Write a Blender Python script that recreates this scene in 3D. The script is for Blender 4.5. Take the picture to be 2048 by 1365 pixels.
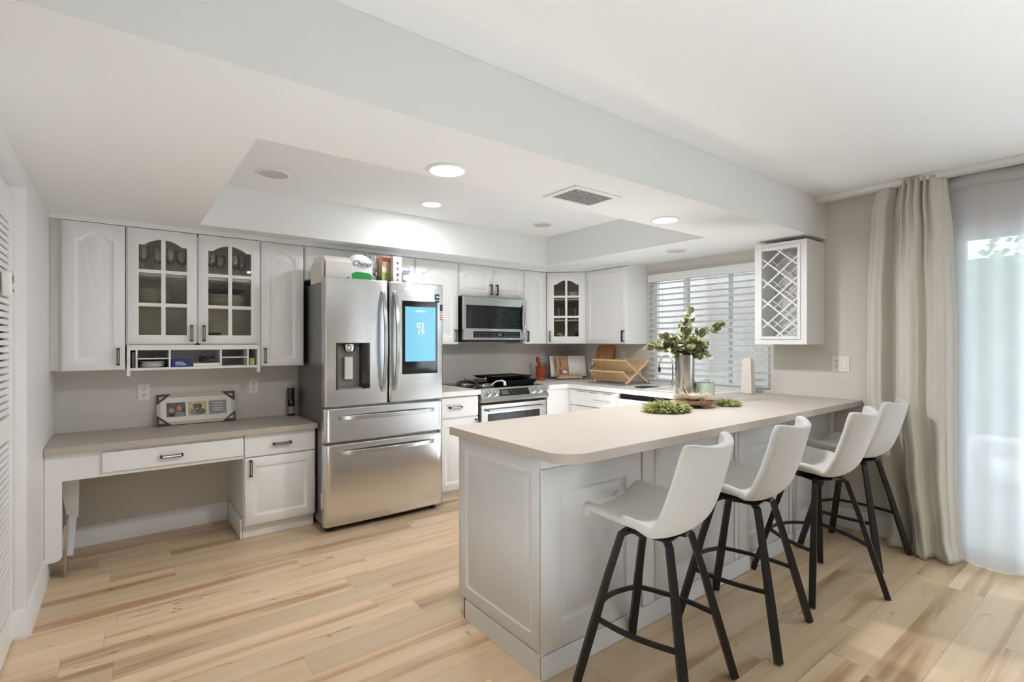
import bpy, bmesh, math, random
from mathutils import Vector, Matrix
random.seed(7)
R = math.radians
for o in list(bpy.data.objects): bpy.data.objects.remove(o)
SC = bpy.context.scene
COL = SC.collection

# ------------------------------------------------------------------ camera, world, exposure, big lights
cam = bpy.data.cameras.new('camera'); co = bpy.data.objects.new('camera', cam); COL.objects.link(co)
cam.sensor_width = 36; cam.lens = 36 * 1014 / 2048; cam.clip_start = .05
YAW = math.atan(1321 / 1014)
co.location = (0, 0, 1.36)
co.rotation_euler = (R(90), 0, YAW - R(90))
SC.camera = co
SC.view_settings.view_transform = 'Standard'; SC.view_settings.look = 'None'
SC.view_settings.gamma = 1; SC.view_settings.use_curve_mapping = False
SC.view_settings.exposure = 0.3
SC.cycles.use_denoising = True
SC.cycles.max_bounces = 10; SC.cycles.diffuse_bounces = 5; SC.cycles.transparent_max_bounces = 24
SC.cycles.sample_clamp_indirect = 6
SC.cycles.caustics_reflective = False; SC.cycles.caustics_refractive = False

W = bpy.data.worlds.new('sky'); SC.world = W; W.use_nodes = True
wn = W.node_tree.nodes; wl = W.node_tree.links
bg = wn['Background']; sky = wn.new('ShaderNodeTexSky'); sky.sky_type = 'HOSEK_WILKIE'; sky.turbidity = 6; sky.ground_albedo = .5
sky.sun_direction = (.3, -.3, .9)
mx = wn.new('ShaderNodeMix'); mx.data_type = 'RGBA'; mx.inputs[0].default_value = .75
wl.new(sky.outputs[0], mx.inputs[6]); mx.inputs[7].default_value = (.86, .93, 1, 1)
wl.new(mx.outputs[2], bg.inputs[0]); bg.inputs[1].default_value = 8

def area(name, loc, rot, sx, sy, power, color=(1, 1, 1), spread=180):
    l = bpy.data.lights.new(name, 'AREA'); l.shape = 'RECTANGLE'; l.size = sx; l.size_y = sy
    l.energy = power; l.color = color; l.spread = R(spread)
    o = bpy.data.objects.new(name, l); COL.objects.link(o); o.location = loc; o.rotation_euler = rot
    return o
# daylight coming in through the openings of the living room behind the camera
area('daylight_patio_window', (4.42, -3.1, 1.1), (0, R(90), 0), 2.0, .5, 6, (.86, .93, 1))
area('daylight_sliding_door', (4.42, -.32, 1.1), (0, R(90), 0), 2.0, 1.3, 90, (.84, .92, 1))
# fill uplights added to brighten the ceilings, not fixtures of the room
area('added_fill_uplight', (1.8, -1.0, .7), (R(180), 0, 0), 1.8, 1.2, 17.5, (.86, .94, 1), 120)
area('added_fill_uplight', (.55, .6, .2), (R(168), 0, 0), .8, .5, 12.5, (.86, .94, 1), 160)
area('added_kitchen_fill', (3.0, 2.62, .22), (R(180), 0, 0), .7, .4, 12, (.90, .96, 1), 165)

# ------------------------------------------------------------------ materials
def lin(c):
    c = c / 255
    return c / 12.92 if c <= .04045 else ((c + .055) / 1.055) ** 2.4
def rgb(r, g, b): return (lin(r), lin(g), lin(b), 1)
def setin(n, name, v):
    if name in n.inputs: n.inputs[name].default_value = v
def mat(name, col, rough=.5, metal=0, bump=0, bscale=80, var=0, vscale=6, stretch=None, **kw):
    m = bpy.data.materials.new(name); m.use_nodes = True
    nt = m.node_tree; p = nt.nodes['Principled BSDF']
    p.inputs['Base Color'].default_value = col; p.inputs['Roughness'].default_value = rough; p.inputs['Metallic'].default_value = metal
    for k, v in kw.items(): setin(p, k.replace('_', ' '), v)
    tc = nt.nodes.new('ShaderNodeTexCoord'); mp = nt.nodes.new('ShaderNodeMapping')
    if stretch: mp.inputs['Scale'].default_value = stretch
    nt.links.new(tc.outputs['Object'], mp.inputs[0])
    if var:
        nz = nt.nodes.new('ShaderNodeTexNoise'); nz.inputs['Scale'].default_value = vscale; nz.inputs['Detail'].default_value = 5
        nt.links.new(mp.outputs[0], nz.inputs['Vector'])
        r = nt.nodes.new('ShaderNodeValToRGB')
        r.color_ramp.elements[0].position = .3; r.color_ramp.elements[1].position = .7
        r.color_ramp.elements[0].color = tuple(c * (1 - var) for c in col[:3]) + (1,)
        r.color_ramp.elements[1].color = tuple(min(1, c * (1 + var)) for c in col[:3]) + (1,)
        nt.links.new(nz.outputs[0], r.inputs[0]); nt.links.new(r.outputs[0], p.inputs['Base Color'])
    if bump:
        nb = nt.nodes.new('ShaderNodeTexNoise'); nb.inputs['Scale'].default_value = bscale; nb.inputs['Detail'].default_value = 4
        nt.links.new(mp.outputs[0], nb.inputs['Vector'])
        b = nt.nodes.new('ShaderNodeBump'); b.inputs['Strength'].default_value = bump; b.inputs['Distance'].default_value = .004
        nt.links.new(nb.outputs[0], b.inputs['Height']); nt.links.new(b.outputs[0], p.inputs['Normal'])
    return m
def emis(name, col, st):
    m = bpy.data.materials.new(name); m.use_nodes = True; p = m.node_tree.nodes['Principled BSDF']
    p.inputs['Base Color'].default_value = (0.02, .02, .02, 1); p.inputs['Emission Color'].default_value = col; p.inputs['Emission Strength'].default_value = st
    p.inputs['Roughness'].default_value = .15
    return m
def glassy(name, tint=(1, 1, 1, 1), refl=.08, rough=.02, opac=0.0, ocol=(.8, .8, .8, 1)):
    """clear sheet or thin-walled glass: see-through with a fresnel sheen, optionally cloudy"""
    m = bpy.data.materials.new(name); m.use_nodes = True; nt = m.node_tree; nt.nodes.clear()
    out = nt.nodes.new('ShaderNodeOutputMaterial'); t = nt.nodes.new('ShaderNodeBsdfTransparent'); t.inputs[0].default_value = tint
    g = nt.nodes.new('ShaderNodeBsdfGlossy'); g.inputs['Roughness'].default_value = rough
    lw = nt.nodes.new('ShaderNodeLayerWeight'); lw.inputs[0].default_value = .35
    ma = nt.nodes.new('ShaderNodeMath'); ma.operation = 'MULTIPLY_ADD'; ma.inputs[1].default_value = .7; ma.inputs[2].default_value = refl
    nt.links.new(lw.outputs['Fresnel'], ma.inputs[0])
    ms = nt.nodes.new('ShaderNodeMixShader'); nt.links.new(ma.outputs[0], ms.inputs[0]); nt.links.new(g.outputs[0], ms.inputs[2])
    if opac:
        d = nt.nodes.new('ShaderNodeBsdfDiffuse'); d.inputs[0].default_value = ocol
        m2 = nt.nodes.new('ShaderNodeMixShader'); m2.inputs[0].default_value = opac
        nt.links.new(t.outputs[0], m2.inputs[1]); nt.links.new(d.outputs[0], m2.inputs[2]); nt.links.new(m2.outputs[0], ms.inputs[1])
    else: nt.links.new(t.outputs[0], ms.inputs[1])
    nt.links.new(ms.outputs[0], out.inputs[0])
    return m
def cloth_sheer(name):
    m = bpy.data.materials.new(name); m.use_nodes = True; nt = m.node_tree; nt.nodes.clear()
    out = nt.nodes.new('ShaderNodeOutputMaterial'); t = nt.nodes.new('ShaderNodeBsdfTransparent')
    d = nt.nodes.new('ShaderNodeBsdfDiffuse'); d.inputs[0].default_value = (.90, .90, .92, 1)
    tr = nt.nodes.new('ShaderNodeBsdfTranslucent'); tr.inputs[0].default_value = (.88, .89, .96, 1)
    a = nt.nodes.new('ShaderNodeMixShader'); a.inputs[0].default_value = .6
    nt.links.new(d.outputs[0], a.inputs[1]); nt.links.new(tr.outputs[0], a.inputs[2])
    b = nt.nodes.new('ShaderNodeMixShader'); b.inputs[0].default_value = .91
    nt.links.new(t.outputs[0], b.inputs[1]); nt.links.new(a.outputs[0], b.inputs[2]); nt.links.new(b.outputs[0], out.inputs[0])
    return m
def floor_mat():
    m = bpy.data.materials.new('plank_floor'); m.use_nodes = True; nt = m.node_tree; N = nt.nodes; L = nt.links
    p = N['Principled BSDF']; tc = N.new('ShaderNodeTexCoord'); sep = N.new('ShaderNodeSeparateXYZ'); L.new(tc.outputs['Object'], sep.inputs[0])
    def mth(op, a, b=None, c=None):
        n = N.new('ShaderNodeMath'); n.operation = op
        for i, v in enumerate((a, b, c)):
            if v is None: continue
            if isinstance(v, (int, float)): n.inputs[i].default_value = v
            else: L.new(v, n.inputs[i])
        return n.outputs[0]
    PW, PL = .152, 1.22
    row = mth('FLOOR', mth('DIVIDE', sep.outputs[1], PW))
    wr = N.new('ShaderNodeTexWhiteNoise'); wr.noise_dimensions = '1D'; L.new(row, wr.inputs['W'])
    xs = mth('ADD', mth('DIVIDE', sep.outputs[0], PL), mth('MULTIPLY', wr.outputs['Value'], 7.3))
    colm = mth('FLOOR', xs)
    cb = N.new('ShaderNodeCombineXYZ'); L.new(row, cb.inputs[0]); L.new(colm, cb.inputs[1])
    wid = N.new('ShaderNodeTexWhiteNoise'); wid.noise_dimensions = '3D'; L.new(cb.outputs[0], wid.inputs['Vector'])
    # grain coordinates: stretched along the plank, shifted per plank
    mp = N.new('ShaderNodeMapping'); mp.inputs['Scale'].default_value = (.42, 6.5, 1); L.new(tc.outputs['Object'], mp.inputs[0])
    sh = N.new('ShaderNodeVectorMath'); sh.operation = 'MULTIPLY_ADD'; L.new(wid.outputs['Color'], sh.inputs[0]); sh.inputs[1].default_value = (9, 9, 9); L.new(mp.outputs[0], sh.inputs[2])
    n1 = N.new('ShaderNodeTexNoise'); n1.inputs['Scale'].default_value = 1.6; n1.inputs['Detail'].default_value = 7; n1.inputs['Distortion'].default_value = .15; L.new(sh.outputs[0], n1.inputs['Vector'])
    r1 = N.new('ShaderNodeValToRGB'); e = r1.color_ramp.elements
    e[0].position = .34; e[0].color = rgb(180, 146, 112); e[1].position = .68; e[1].color = rgb(226, 201, 168)
    x = e.new(.46); x.color = rgb(216, 187, 151)
    L.new(n1.outputs[0], r1.inputs[0])
    # per plank tone
    tone = N.new('ShaderNodeMapRange'); L.new(wid.outputs['Value'], tone.inputs[0]); tone.inputs[3].default_value = .80; tone.inputs[4].default_value = 1.08
    mul = N.new('ShaderNodeVectorMath'); mul.operation = 'SCALE'; L.new(r1.outputs[0], mul.inputs[0]); L.new(tone.outputs[0], mul.inputs['Scale'])
    # dark mineral streaks and cracks
    mp2 = N.new('ShaderNodeMapping'); mp2.inputs['Scale'].default_value = (.8, 6, 1); L.new(tc.outputs['Object'], mp2.inputs[0])
    sh2 = N.new('ShaderNodeVectorMath'); sh2.operation = 'MULTIPLY_ADD'; L.new(wid.outputs['Color'], sh2.inputs[0]); sh2.inputs[1].default_value = (5, 5, 5); L.new(mp2.outputs[0], sh2.inputs[2])
    n2 = N.new('ShaderNodeTexNoise'); n2.inputs['Scale'].default_value = 1.3; n2.inputs['Detail'].default_value = 2.5; n2.inputs['Roughness'].default_value = .45; L.new(sh2.outputs[0], n2.inputs['Vector'])
    r2 = N.new('ShaderNodeValToRGB'); e = r2.color_ramp.elements
    e[0].position = .495; e[0].color = (0, 0, 0, 1); e[1].position = .505; e[1].color = (0, 0, 0, 1); x = e.new(.5); x.color = (1, 1, 1, 1)
    L.new(n2.outputs[0], r2.inputs[0])
    n3 = N.new('ShaderNodeTexNoise'); n3.inputs['Scale'].default_value = .9; L.new(sh2.outputs[0], n3.inputs['Vector'])
    r3 = N.new('ShaderNodeValToRGB'); r3.color_ramp.elements[0].position = .54; r3.color_ramp.elements[1].position = .60; L.new(n3.outputs[0], r3.inputs[0])
    crack = mth('MULTIPLY', mth('MULTIPLY', r2.outputs[0], r3.outputs[0]), .75)
    mxc = N.new('ShaderNodeMix'); mxc.data_type = 'RGBA'; L.new(crack, mxc.inputs[0]); L.new(mul.outputs[0], mxc.inputs[6]); mxc.inputs[7].default_value = rgb(92, 64, 44)
    # seams
    fy = mth('FRACT', mth('DIVIDE', sep.outputs[1], PW)); fx = mth('FRACT', xs)
    sy = mth('LESS_THAN', mth('MINIMUM', fy, mth('SUBTRACT', 1, fy)), .010)
    sx = mth('LESS_THAN', mth('MINIMUM', fx, mth('SUBTRACT', 1, fx)), .0013)
    seam = mth('MULTIPLY', mth('MAXIMUM', sy, sx), .3)
    mxs = N.new('ShaderNodeMix'); mxs.data_type = 'RGBA'; L.new(seam, mxs.inputs[0]); L.new(mxc.outputs[2], mxs.inputs[6]); mxs.inputs[7].default_value = rgb(120, 90, 62)
    L.new(mxs.outputs[2], p.inputs['Base Color'])
    p.inputs['Roughness'].default_value = .34; p.inputs['Specular IOR Level'].default_value = .4
    b = N.new('ShaderNodeBump'); b.inputs['Strength'].default_value = .15; b.inputs['Distance'].default_value = .002
    L.new(n1.outputs[0], b.inputs['Height']); L.new(b.outputs[0], p.inputs['Normal'])
    return m
def steel(name, v=150, rough=.24, horiz=True):
    m = mat(name, rgb(v, v + 1, v + 2), rough, 1.0, bump=.06, bscale=14, stretch=(1, 1, 60) if horiz else (60, 60, 1))
    return m

def vinyl(name):
    m = mat(name, rgb(240, 240, 240), .45); nt = m.node_tree; p = nt.nodes['Principled BSDF']; o = [n for n in nt.nodes if n.type == 'OUTPUT_MATERIAL'][0]
    t = nt.nodes.new('ShaderNodeBsdfTranslucent'); t.inputs[0].default_value = rgb(244, 244, 244); x = nt.nodes.new('ShaderNodeMixShader'); x.inputs[0].default_value = .6
    nt.links.new(p.outputs[0], x.inputs[1]); nt.links.new(t.outputs[0], x.inputs[2]); nt.links.new(x.outputs[0], o.inputs[0]); return m
M = dict(
    ceil=mat('ceiling_paint', rgb(237, 238, 237), .9, bump=.05, bscale=220),
    wall=mat('greige_wall_paint', rgb(216, 211, 203), .85, bump=.06, bscale=260),
    white=mat('white_satin_paint', rgb(238, 238, 237), .38),
    trim=mat('white_trim_paint', rgb(236, 237, 237), .45),
    cabin=mat('cabinet_interior', rgb(222, 214, 198), .6),
    pen=mat('peninsula_paint', rgb(224, 225, 226), .45),
    lam=mat('greige_laminate', rgb(186, 176, 165), .42, var=.02, vscale=30),
    lamw=mat('white_laminate', rgb(238, 235, 230), .25, var=.01, vscale=30),
    floor=floor_mat(),
    steel=steel('brushed_steel', 214, .15), steelv=steel('brushed_steel_handle', 190, .2, False), dsteel=steel('dark_side_steel', 150, .4),
    chrome=mat('chrome', rgb(225, 225, 225), .08, 1), nickel=mat('nickel', rgb(190, 188, 182), .25, 1),
    black=mat('black_metal', rgb(24, 22, 21), .42, .0), blackg=mat('black_glass', rgb(10, 10, 11), .06, 0, Specular_IOR_Level=.7), iron=mat('cast_iron', rgb(32, 34, 34), .4),
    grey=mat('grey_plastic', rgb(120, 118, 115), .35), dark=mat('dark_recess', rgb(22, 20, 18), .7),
    bronze=mat('dark_bronze', rgb(58, 52, 48), .35, .8),
    fab=mat('cream_boucle', rgb(208, 205, 199), .95, bump=.55, bscale=420, var=.05, vscale=260, Sheen_Weight=.3),
    drape=mat('taupe_linen', rgb(213, 209, 200), .95, bump=.25, bscale=500),
    sheer=cloth_sheer('white_voile'),
    pane=glassy('window_glass', (.98, 1, .99, 1), .05), cpane=glassy('cabinet_glass', (.98, .98, .95, 1), .015),
    gware=glassy('glassware', (.985, .99, .99, 1), .10), plas=glassy('clear_wrap', (.97, .98, .98, 1), .12, .12, .35, (.9, .92, .92, 1)),
    blind=vinyl('white_vinyl'),
    lamp=emis('lamp_lens', (1, .98, .94, 1), 6), lampoff=mat('unlit_lamp', rgb(196, 192, 184), .5),
    screen=emis('screen_blue', rgb(118, 196, 222), .95), wtext=emis('screen_text', (1, 1, 1, 1), 1.0), led=emis('clock_display', rgb(120, 125, 125), .4),
    wood=mat('light_wood', rgb(196, 150, 104), .5, var=.14, vscale=9, stretch=(6, 6, .7)),
    bamb=mat('bamboo', rgb(232, 196, 150), .5, var=.06, vscale=20),
    board=mat('acacia_board', rgb(188, 140, 98), .45, var=.2, vscale=5, stretch=(5, 5, .6)),
    bark=mat('bark_wood', rgb(138, 106, 84), .9, bump=.5, bscale=60, var=.25, vscale=40),
    slice=mat('wood_slice', rgb(176, 130, 92), .7, var=.12, vscale=30),
    leaf=mat('eucalyptus_leaf', rgb(104, 114, 78), .5, var=.4, vscale=14, Subsurface_Weight=.1), leafp=mat('pale_leaf', rgb(196, 204, 160), .55, var=.12, vscale=18),
    lamb=mat('fleshy_green', rgb(156, 160, 96), .55, var=.55, vscale=55), dry=mat('dry_sprig', rgb(214, 202, 184), .8, var=.2, vscale=60), stem=mat('stem', rgb(108, 92, 56), .7),
    mint=mat('mint_ceramic', rgb(188, 206, 188), .3), cerw=mat('white_ceramic', rgb(236, 234, 228), .25), cream=mat('cream_matte', rgb(232, 224, 214), .6),
    navy=mat('navy_glaze', rgb(34, 40, 62), .3), red=mat('carved_red_wood', rgb(160, 66, 34), .4, var=.55, vscale=60), teal=mat('teal_box', rgb(40, 120, 120), .5),
    blue=mat('blue_card', rgb(38, 56, 130), .5), paper=mat('paper', rgb(238, 234, 228), .7), tan=mat('tan_paper', rgb(196, 160, 124), .7), green=mat('bag_green', rgb(34, 160, 74), .35), lime=mat('lime', rgb(176, 212, 84), .4),
    photo1=mat('photo_dark', rgb(92, 92, 88), .4, var=.5, vscale=30), photo2=mat('photo_yellow', rgb(200, 192, 120), .4, var=.3, vscale=26), slate=mat('slate_card', rgb(132, 134, 136), .4),
    skin=mat('photo_skin', rgb(190, 140, 112), .5), frame=mat('frame_beige', rgb(196, 184, 166), .4), kraft=mat('corner_protector', rgb(70, 64, 58), .6),
    concrete=mat('patio_concrete', rgb(205, 203, 200), .8, var=.05), stucco=mat('patio_stucco', rgb(164, 158, 154), .9, bump=.2, bscale=90), post=mat('bronze_post', rgb(120, 116, 116), .5),
    hedge=mat('hedge_leaf', rgb(132, 168, 138), .7, var=.3, vscale=9), skyp=mat('white_cushion', rgb(240, 240, 240), .7),
    maroon=mat('maroon_card', rgb(120, 50, 60), .5), olive=mat('olive_card', rgb(150, 150, 84), .5), violet=mat('violet_lid', rgb(130, 130, 220), .4), flagr=mat('flag_red', rgb(180, 60, 60), .5),
)

# ------------------------------------------------------------------ mesh helpers
class MB:
    def __init__(s): s.bm = bmesh.new(); s.mats = []
    def _mi(s, m):
        if m is None: return 0
        if m not in s.mats: s.mats.append(m)
        return s.mats.index(m)
    def face(s, vs, mi=0):
        try: f = s.bm.faces.new(vs); f.material_index = mi; f.smooth = True; return f
        except ValueError: return None
    def box(s, x0, x1, y0, y1, z0, z1, m=None, T=None):
        mi = s._mi(m); T = T or (lambda p: p)
        v = [s.bm.verts.new(T(Vector((x, y, z)))) for x in (x0, x1) for y in (y0, y1) for z in (z0, z1)]
        for q in ((0, 1, 3, 2), (4, 6, 7, 5), (0, 4, 5, 1), (2, 3, 7, 6), (0, 2, 6, 4), (1, 5, 7, 3)): s.face([v[i] for i in q], mi)
        return s
    def bar(s, a, b, w, h=None, m=None, up=Vector((0, 0, 1)), w2=None, h2=None):
        a = Vector(a); b = Vector(b); h = h or w; w2 = w2 or w; h2 = h2 or h; mi = s._mi(m); d = (b - a).normalized()
        up = Vector(up)
        if abs(d.dot(up)) > .98: up = Vector((0, 1, 0))
        sx = d.cross(up).normalized(); sy = sx.cross(d).normalized(); ring = []
        for p, ww, hh in ((a, w, h), (b, w2, h2)):
            ring.append([s.bm.verts.new(p + sx * i * ww / 2 + sy * j * hh / 2) for i, j in ((-1, -1), (1, -1), (1, 1), (-1, 1))])
        for k in range(4): s.face([ring[0][k], ring[0][(k + 1) % 4], ring[1][(k + 1) % 4], ring[1][k]], mi)
        s.face(ring[0][::-1], mi); s.face(ring[1], mi); return s
    def tube(s, pts, r, n=8, m=None, closed=False, rr=None, cap=True, flat=1.0, up=(0, 0, 1)):
        pts = [Vector(p) for p in pts]; mi = s._mi(m); rings = []; L = len(pts); prev = None
        for i, p in enumerate(pts):
            a = pts[(i - 1) % L] if (closed or i) else p; b = pts[(i + 1) % L] if (closed or i < L - 1) else p
            d = (b - a).normalized()
            if prev is None:
                u = Vector(up)
                if abs(d.dot(u)) > .95: u = Vector((1, 0, 0))
            else: u = prev
            x = d.cross(u).normalized(); u = x.cross(d).normalized(); prev = u
            ra = rr[i] if rr else r
            off = math.pi / 4 if n == 4 else 0
            rings.append([s.bm.verts.new(p + x * math.cos(2 * math.pi * k / n + off) * ra + u * math.sin(2 * math.pi * k / n + off) * ra * flat) for k in range(n)])
        for i in range(L if closed else L - 1):
            A = rings[i]; B = rings[(i + 1) % L]
            for k in range(n): s.face([A[k], A[(k + 1) % n], B[(k + 1) % n], B[k]], mi)
        if cap and not closed: s.face(rings[0][::-1], mi); s.face(rings[-1], mi)
        return s
    def lathe(s, prof, c=(0, 0, 0), n=24, m=None, T=None):
        mi = s._mi(m); c = Vector(c); T = T or (lambda p: p); rings = []
        for r, z in prof:
            if r < 1e-6: rings.append([s.bm.verts.new(T(c + Vector((0, 0, z))))])
            else: rings.append([s.bm.verts.new(T(c + Vector((r * math.cos(2 * math.pi * k / n), r * math.sin(2 * math.pi * k / n), z)))) for k in range(n)])
        for A, B in zip(rings, rings[1:]):
            for k in range(n):
                k2 = (k + 1) % n
                if len(A) == 1 and len(B) == 1: break
                if len(A) == 1: s.face([A[0], B[k2], B[k]], mi)
                elif len(B) == 1: s.face([A[k], A[k2], B[0]], mi)
                else: s.face([A[k], A[k2], B[k2], B[k]], mi)
        return s
    def loops(s, loops, m=None, cap0=False, cap1=True, T=None):
        mi = s._mi(m); T = T or (lambda p: p)
        rs = [[s.bm.verts.new(T(Vector(p))) for p in l] for l in loops]; n = len(rs[0])
        for A, B in zip(rs, rs[1:]):
            for k in range(n): s.face([A[k], A[(k + 1) % n], B[(k + 1) % n], B[k]], mi)
        if cap0: s.face(rs[0][::-1], mi)
        if cap1: s.face(rs[-1], mi)
        return s
    def prism(s, poly, f0, f1, m=None):
        """poly: list of 2d points; f0,f1 map (a,b)->3d for the two ends"""
        return s.loops([[f0(*p) for p in poly], [f1(*p) for p in poly]], m, True, True)
    def grid(s, f, nu, nv, m=None):
        mi = s._mi(m); g = [[s.bm.verts.new(Vector(f(i / nu, j / nv))) for j in range(nv + 1)] for i in range(nu + 1)]
        for i in range(nu):
            for j in range(nv): s.face([g[i][j], g[i + 1][j], g[i + 1][j + 1], g[i][j + 1]], mi)
        return s
def wpos(o):
    p = Vector((0, 0, 0))
    while o: p += o.location; o = o.parent
    return p
def obj(name, mb, material=None, parent=None, bev=0, world=True, kind=None, label=None, solid=0, sub=0, smooth=35, seg=2):
    bm = mb.bm
    bmesh.ops.recalc_face_normals(bm, faces=bm.faces)
    if parent and world: bmesh.ops.translate(bm, verts=bm.verts, vec=-wpos(parent))
    me = bpy.data.meshes.new(name); bm.to_mesh(me); bm.free()
    if mb.mats:
        for x in mb.mats: me.materials.append(x)
    else: me.materials.append(material)
    me.set_sharp_from_angle(angle=R(smooth))
    o = bpy.data.objects.new(name, me); COL.objects.link(o); o.parent = parent
    if solid: d = o.modifiers.new('solid', 'SOLIDIFY'); d.thickness = solid; d.offset = 0
    if sub: d = o.modifiers.new('sub', 'SUBSURF'); d.levels = sub; d.render_levels = sub
    if bev:
        d = o.modifiers.new('bevel', 'BEVEL'); d.width = bev; d.segments = seg; d.limit_method = 'ANGLE'; d.angle_limit = R(40)
        d.harden_normals = True
    if kind: o['kind'] = kind
    if label: o['label'] = label
    return o
def tag(o, label, cat, group=None):
    o['label'] = label; o['category'] = cat
    if group: o['group'] = group
    return o
def thing(name, label, cat, loc=(0, 0, 0), rz=0, group=None, rot=None):
    o = bpy.data.objects.new(name, None); COL.objects.link(o); o.empty_display_size = .05
    o.location = loc; o.rotation_euler = rot or (0, 0, rz)
    return tag(o, label, cat, group)
def dup(root, loc=None, rz=None, label=None, group=None):
    r = root.copy(); COL.objects.link(r)
    if loc is not None: r.location = loc
    if rz is not None: r.rotation_euler = (0, 0, rz)
    if label: r['label'] = label
    if group: r['group'] = group
    for ch in list(root.children):
        c = ch.copy(); COL.objects.link(c); c.parent = r
        for g in list(ch.children):
            d = g.copy(); COL.objects.link(d); d.parent = c
    return r
def recenter(o):
    """move a stand-alone mesh's origin to the middle of its foot"""
    vs = [v.co for v in o.data.vertices]
    c = Vector(((min(v.x for v in vs) + max(v.x for v in vs)) / 2, (min(v.y for v in vs) + max(v.y for v in vs)) / 2, min(v.z for v in vs)))
    o.data.transform(Matrix.Translation(-c)); o.location = o.location + c
    return o
def solo(name, mb, m, label, cat, group=None, **kw):
    return tag(recenter(obj(name, mb, m, None, **kw)), label, cat, group)
def text(name, body, size, loc, rot, m, parent, ext=.0004, align='CENTER', shear=0):
    c = bpy.data.curves.new(name, 'FONT'); c.body = body; c.size = size; c.extrude = ext; c.align_x = align; c.align_y = 'CENTER'; c.shear = shear
    c.materials.append(m); o = bpy.data.objects.new(name, c); COL.objects.link(o)
    dg_ = bpy.context.evaluated_depsgraph_get(); me = bpy.data.meshes.new_from_object(o.evaluated_get(dg_)); bpy.data.objects.remove(o); bpy.data.curves.remove(c)
    o = bpy.data.objects.new(name, me); COL.objects.link(o)
    o.parent = parent; o.location = Vector(loc) - (wpos(parent) if parent else Vector()); o.rotation_euler = rot
    return o
def st(name, mb, m, **kw): return obj(name, mb, m, None, kind='structure', **kw)

# ------------------------------------------------------------------ room shell
XW, YB, XL, ZC, ZS, YF = 4.2, 4.4, -.35, 2.42, 2.13, 1.59
st('floor', MB().box(-2.6, 4.4, -3.6, YB + .1, -.08, 0), M['floor'])
st('ceiling', MB().box(-2.7, 4.35, -3.7, YB + .1, ZC, ZC + .12), M['ceil'])
so = MB()
so.box(XL - .3, XW, YF, 2.115, ZS, ZC - .001); so.box(XL - .1, XW, 3.905, YB, ZS, ZC - .001)
so.box(XL - .1, .404, 2.115, 3.905, ZS, ZC - .001); so.box(3.435, XW, 2.115, 3.905, ZS, ZC - .001)
so.box(-2.6, XL - .3, YF, 2.115, ZS, ZC - .001)
st('ceiling_soffit', so, M['ceil'])
st('wall_back', MB().box(XL - .1, XW + .1, YB, YB + .1, 0, ZC), M['wall'])
wl_ = MB(); wl_.box(XL - .12, XL, 3.2, YB, 0, ZS); wl_.box(XL - .12, XL, 2.1, 3.2, 2.06, ZS); wl_.box(XL - .12, XL, 1.9, 2.1, 0, ZS)
st('wall_left', wl_, M['trim'])
cl = MB(); cl.box(-1.1, -1.0, 1.9, 3.4, 0, ZS); cl.box(-1.0, XL - .12, 3.3, 3.4, 0, ZS); cl.box(-1.0, XL - .12, 1.9, 2.0, 0, ZS)
st('wall_closet', cl, M['trim'])
wr = MB(); T0 = XW + .14
WY0, WY1, WZ0, WZ1 = 2.0, 3.2, .95, 2.02
wr.box(XW, T0, WY1, YB + .1, 0, ZC); wr.box(XW, T0, WY0, WY1, 0, WZ0); wr.box(XW, T0, WY0, WY1, WZ1, ZC)
wr.box(XW, T0, .86, WY0, 0, ZC); wr.box(XW, T0, -1.0, .86, 2.07, ZC); wr.box(XW, T0, -2.8, -1.0, 0, ZC)
wr.box(XW, T0, -3.4, -2.8, 2.1, ZC); wr.box(XW, T0, -3.7, -3.4, 0, ZC)
st('wall_right', wr, M['wall'])
wf = MB(); wf.box(-2.7, XW, -3.7, -3.6, 0, ZC)
st('wall_front', wf, M['wall'])
ws = MB(); ws.box(-2.7, -2.6, -3.7, -2.4, 0, ZC); ws.box(-2.7, -2.6, 0, 1.9, 0, ZC); ws.box(-2.7, -2.6, -2.4, 0, 0, ZC)
ws.box(-2.7, XL - .12, 1.8, 1.9, 0, ZC)
st('wall_side', ws, M['wall'])
def baseboard(name, path, m=M['trim'], h=.135, t=.016):
    """path: list of (x,y) along the wall, with room on the left side of travel"""
    mb = MB(); prof = [(0, 0), (t, 0), (t, h - .03), (t * .7, h - .022), (t * .7, h - .012), (t * .3, h), (0, h)]
    for (x0, y0), (x1, y1) in zip(path, path[1:]):
        d = Vector((x1 - x0, y1 - y0, 0)).normalized(); n = Vector((-d.y, d.x, 0))
        A = Vector((x0, y0, 0)); B = Vector((x1, y1, 0))
        mb.prism(prof, lambda a, b, A=A, n=n: A + n * a + Vector((0, 0, b)), lambda a, b, B=B, n=n: B + n * a + Vector((0, 0, b)))
    return st(name, mb, m)
baseboard('baseboard_back', [(.635, YB), (XL, YB)])
baseboard('baseboard_left', [(XL, YB - .016), (XL, 3.2)])
baseboard('baseboard_jamb', [(XL, 3.2), (XL - .1, 3.2)])
baseboard('baseboard_right', [(XW, .9), (XW, 1.54)])
# flat filler strips above the wall cabinets
tr = MB(); tr.box(XL, 3.62, 4.085, YB, 2.099, ZS); st('trim_1', tr, M['white'])
tr = MB(); tr.prism([(3.6, 4.085), (3.895, 3.80), (3.895, 3.23), (XW, 3.23), (XW, YB), (3.6, YB)], lambda a, b: Vector((a, b, 2.099)), lambda a, b: Vector((a, b, ZS))); st('trim_2', tr, M['white'])

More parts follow.
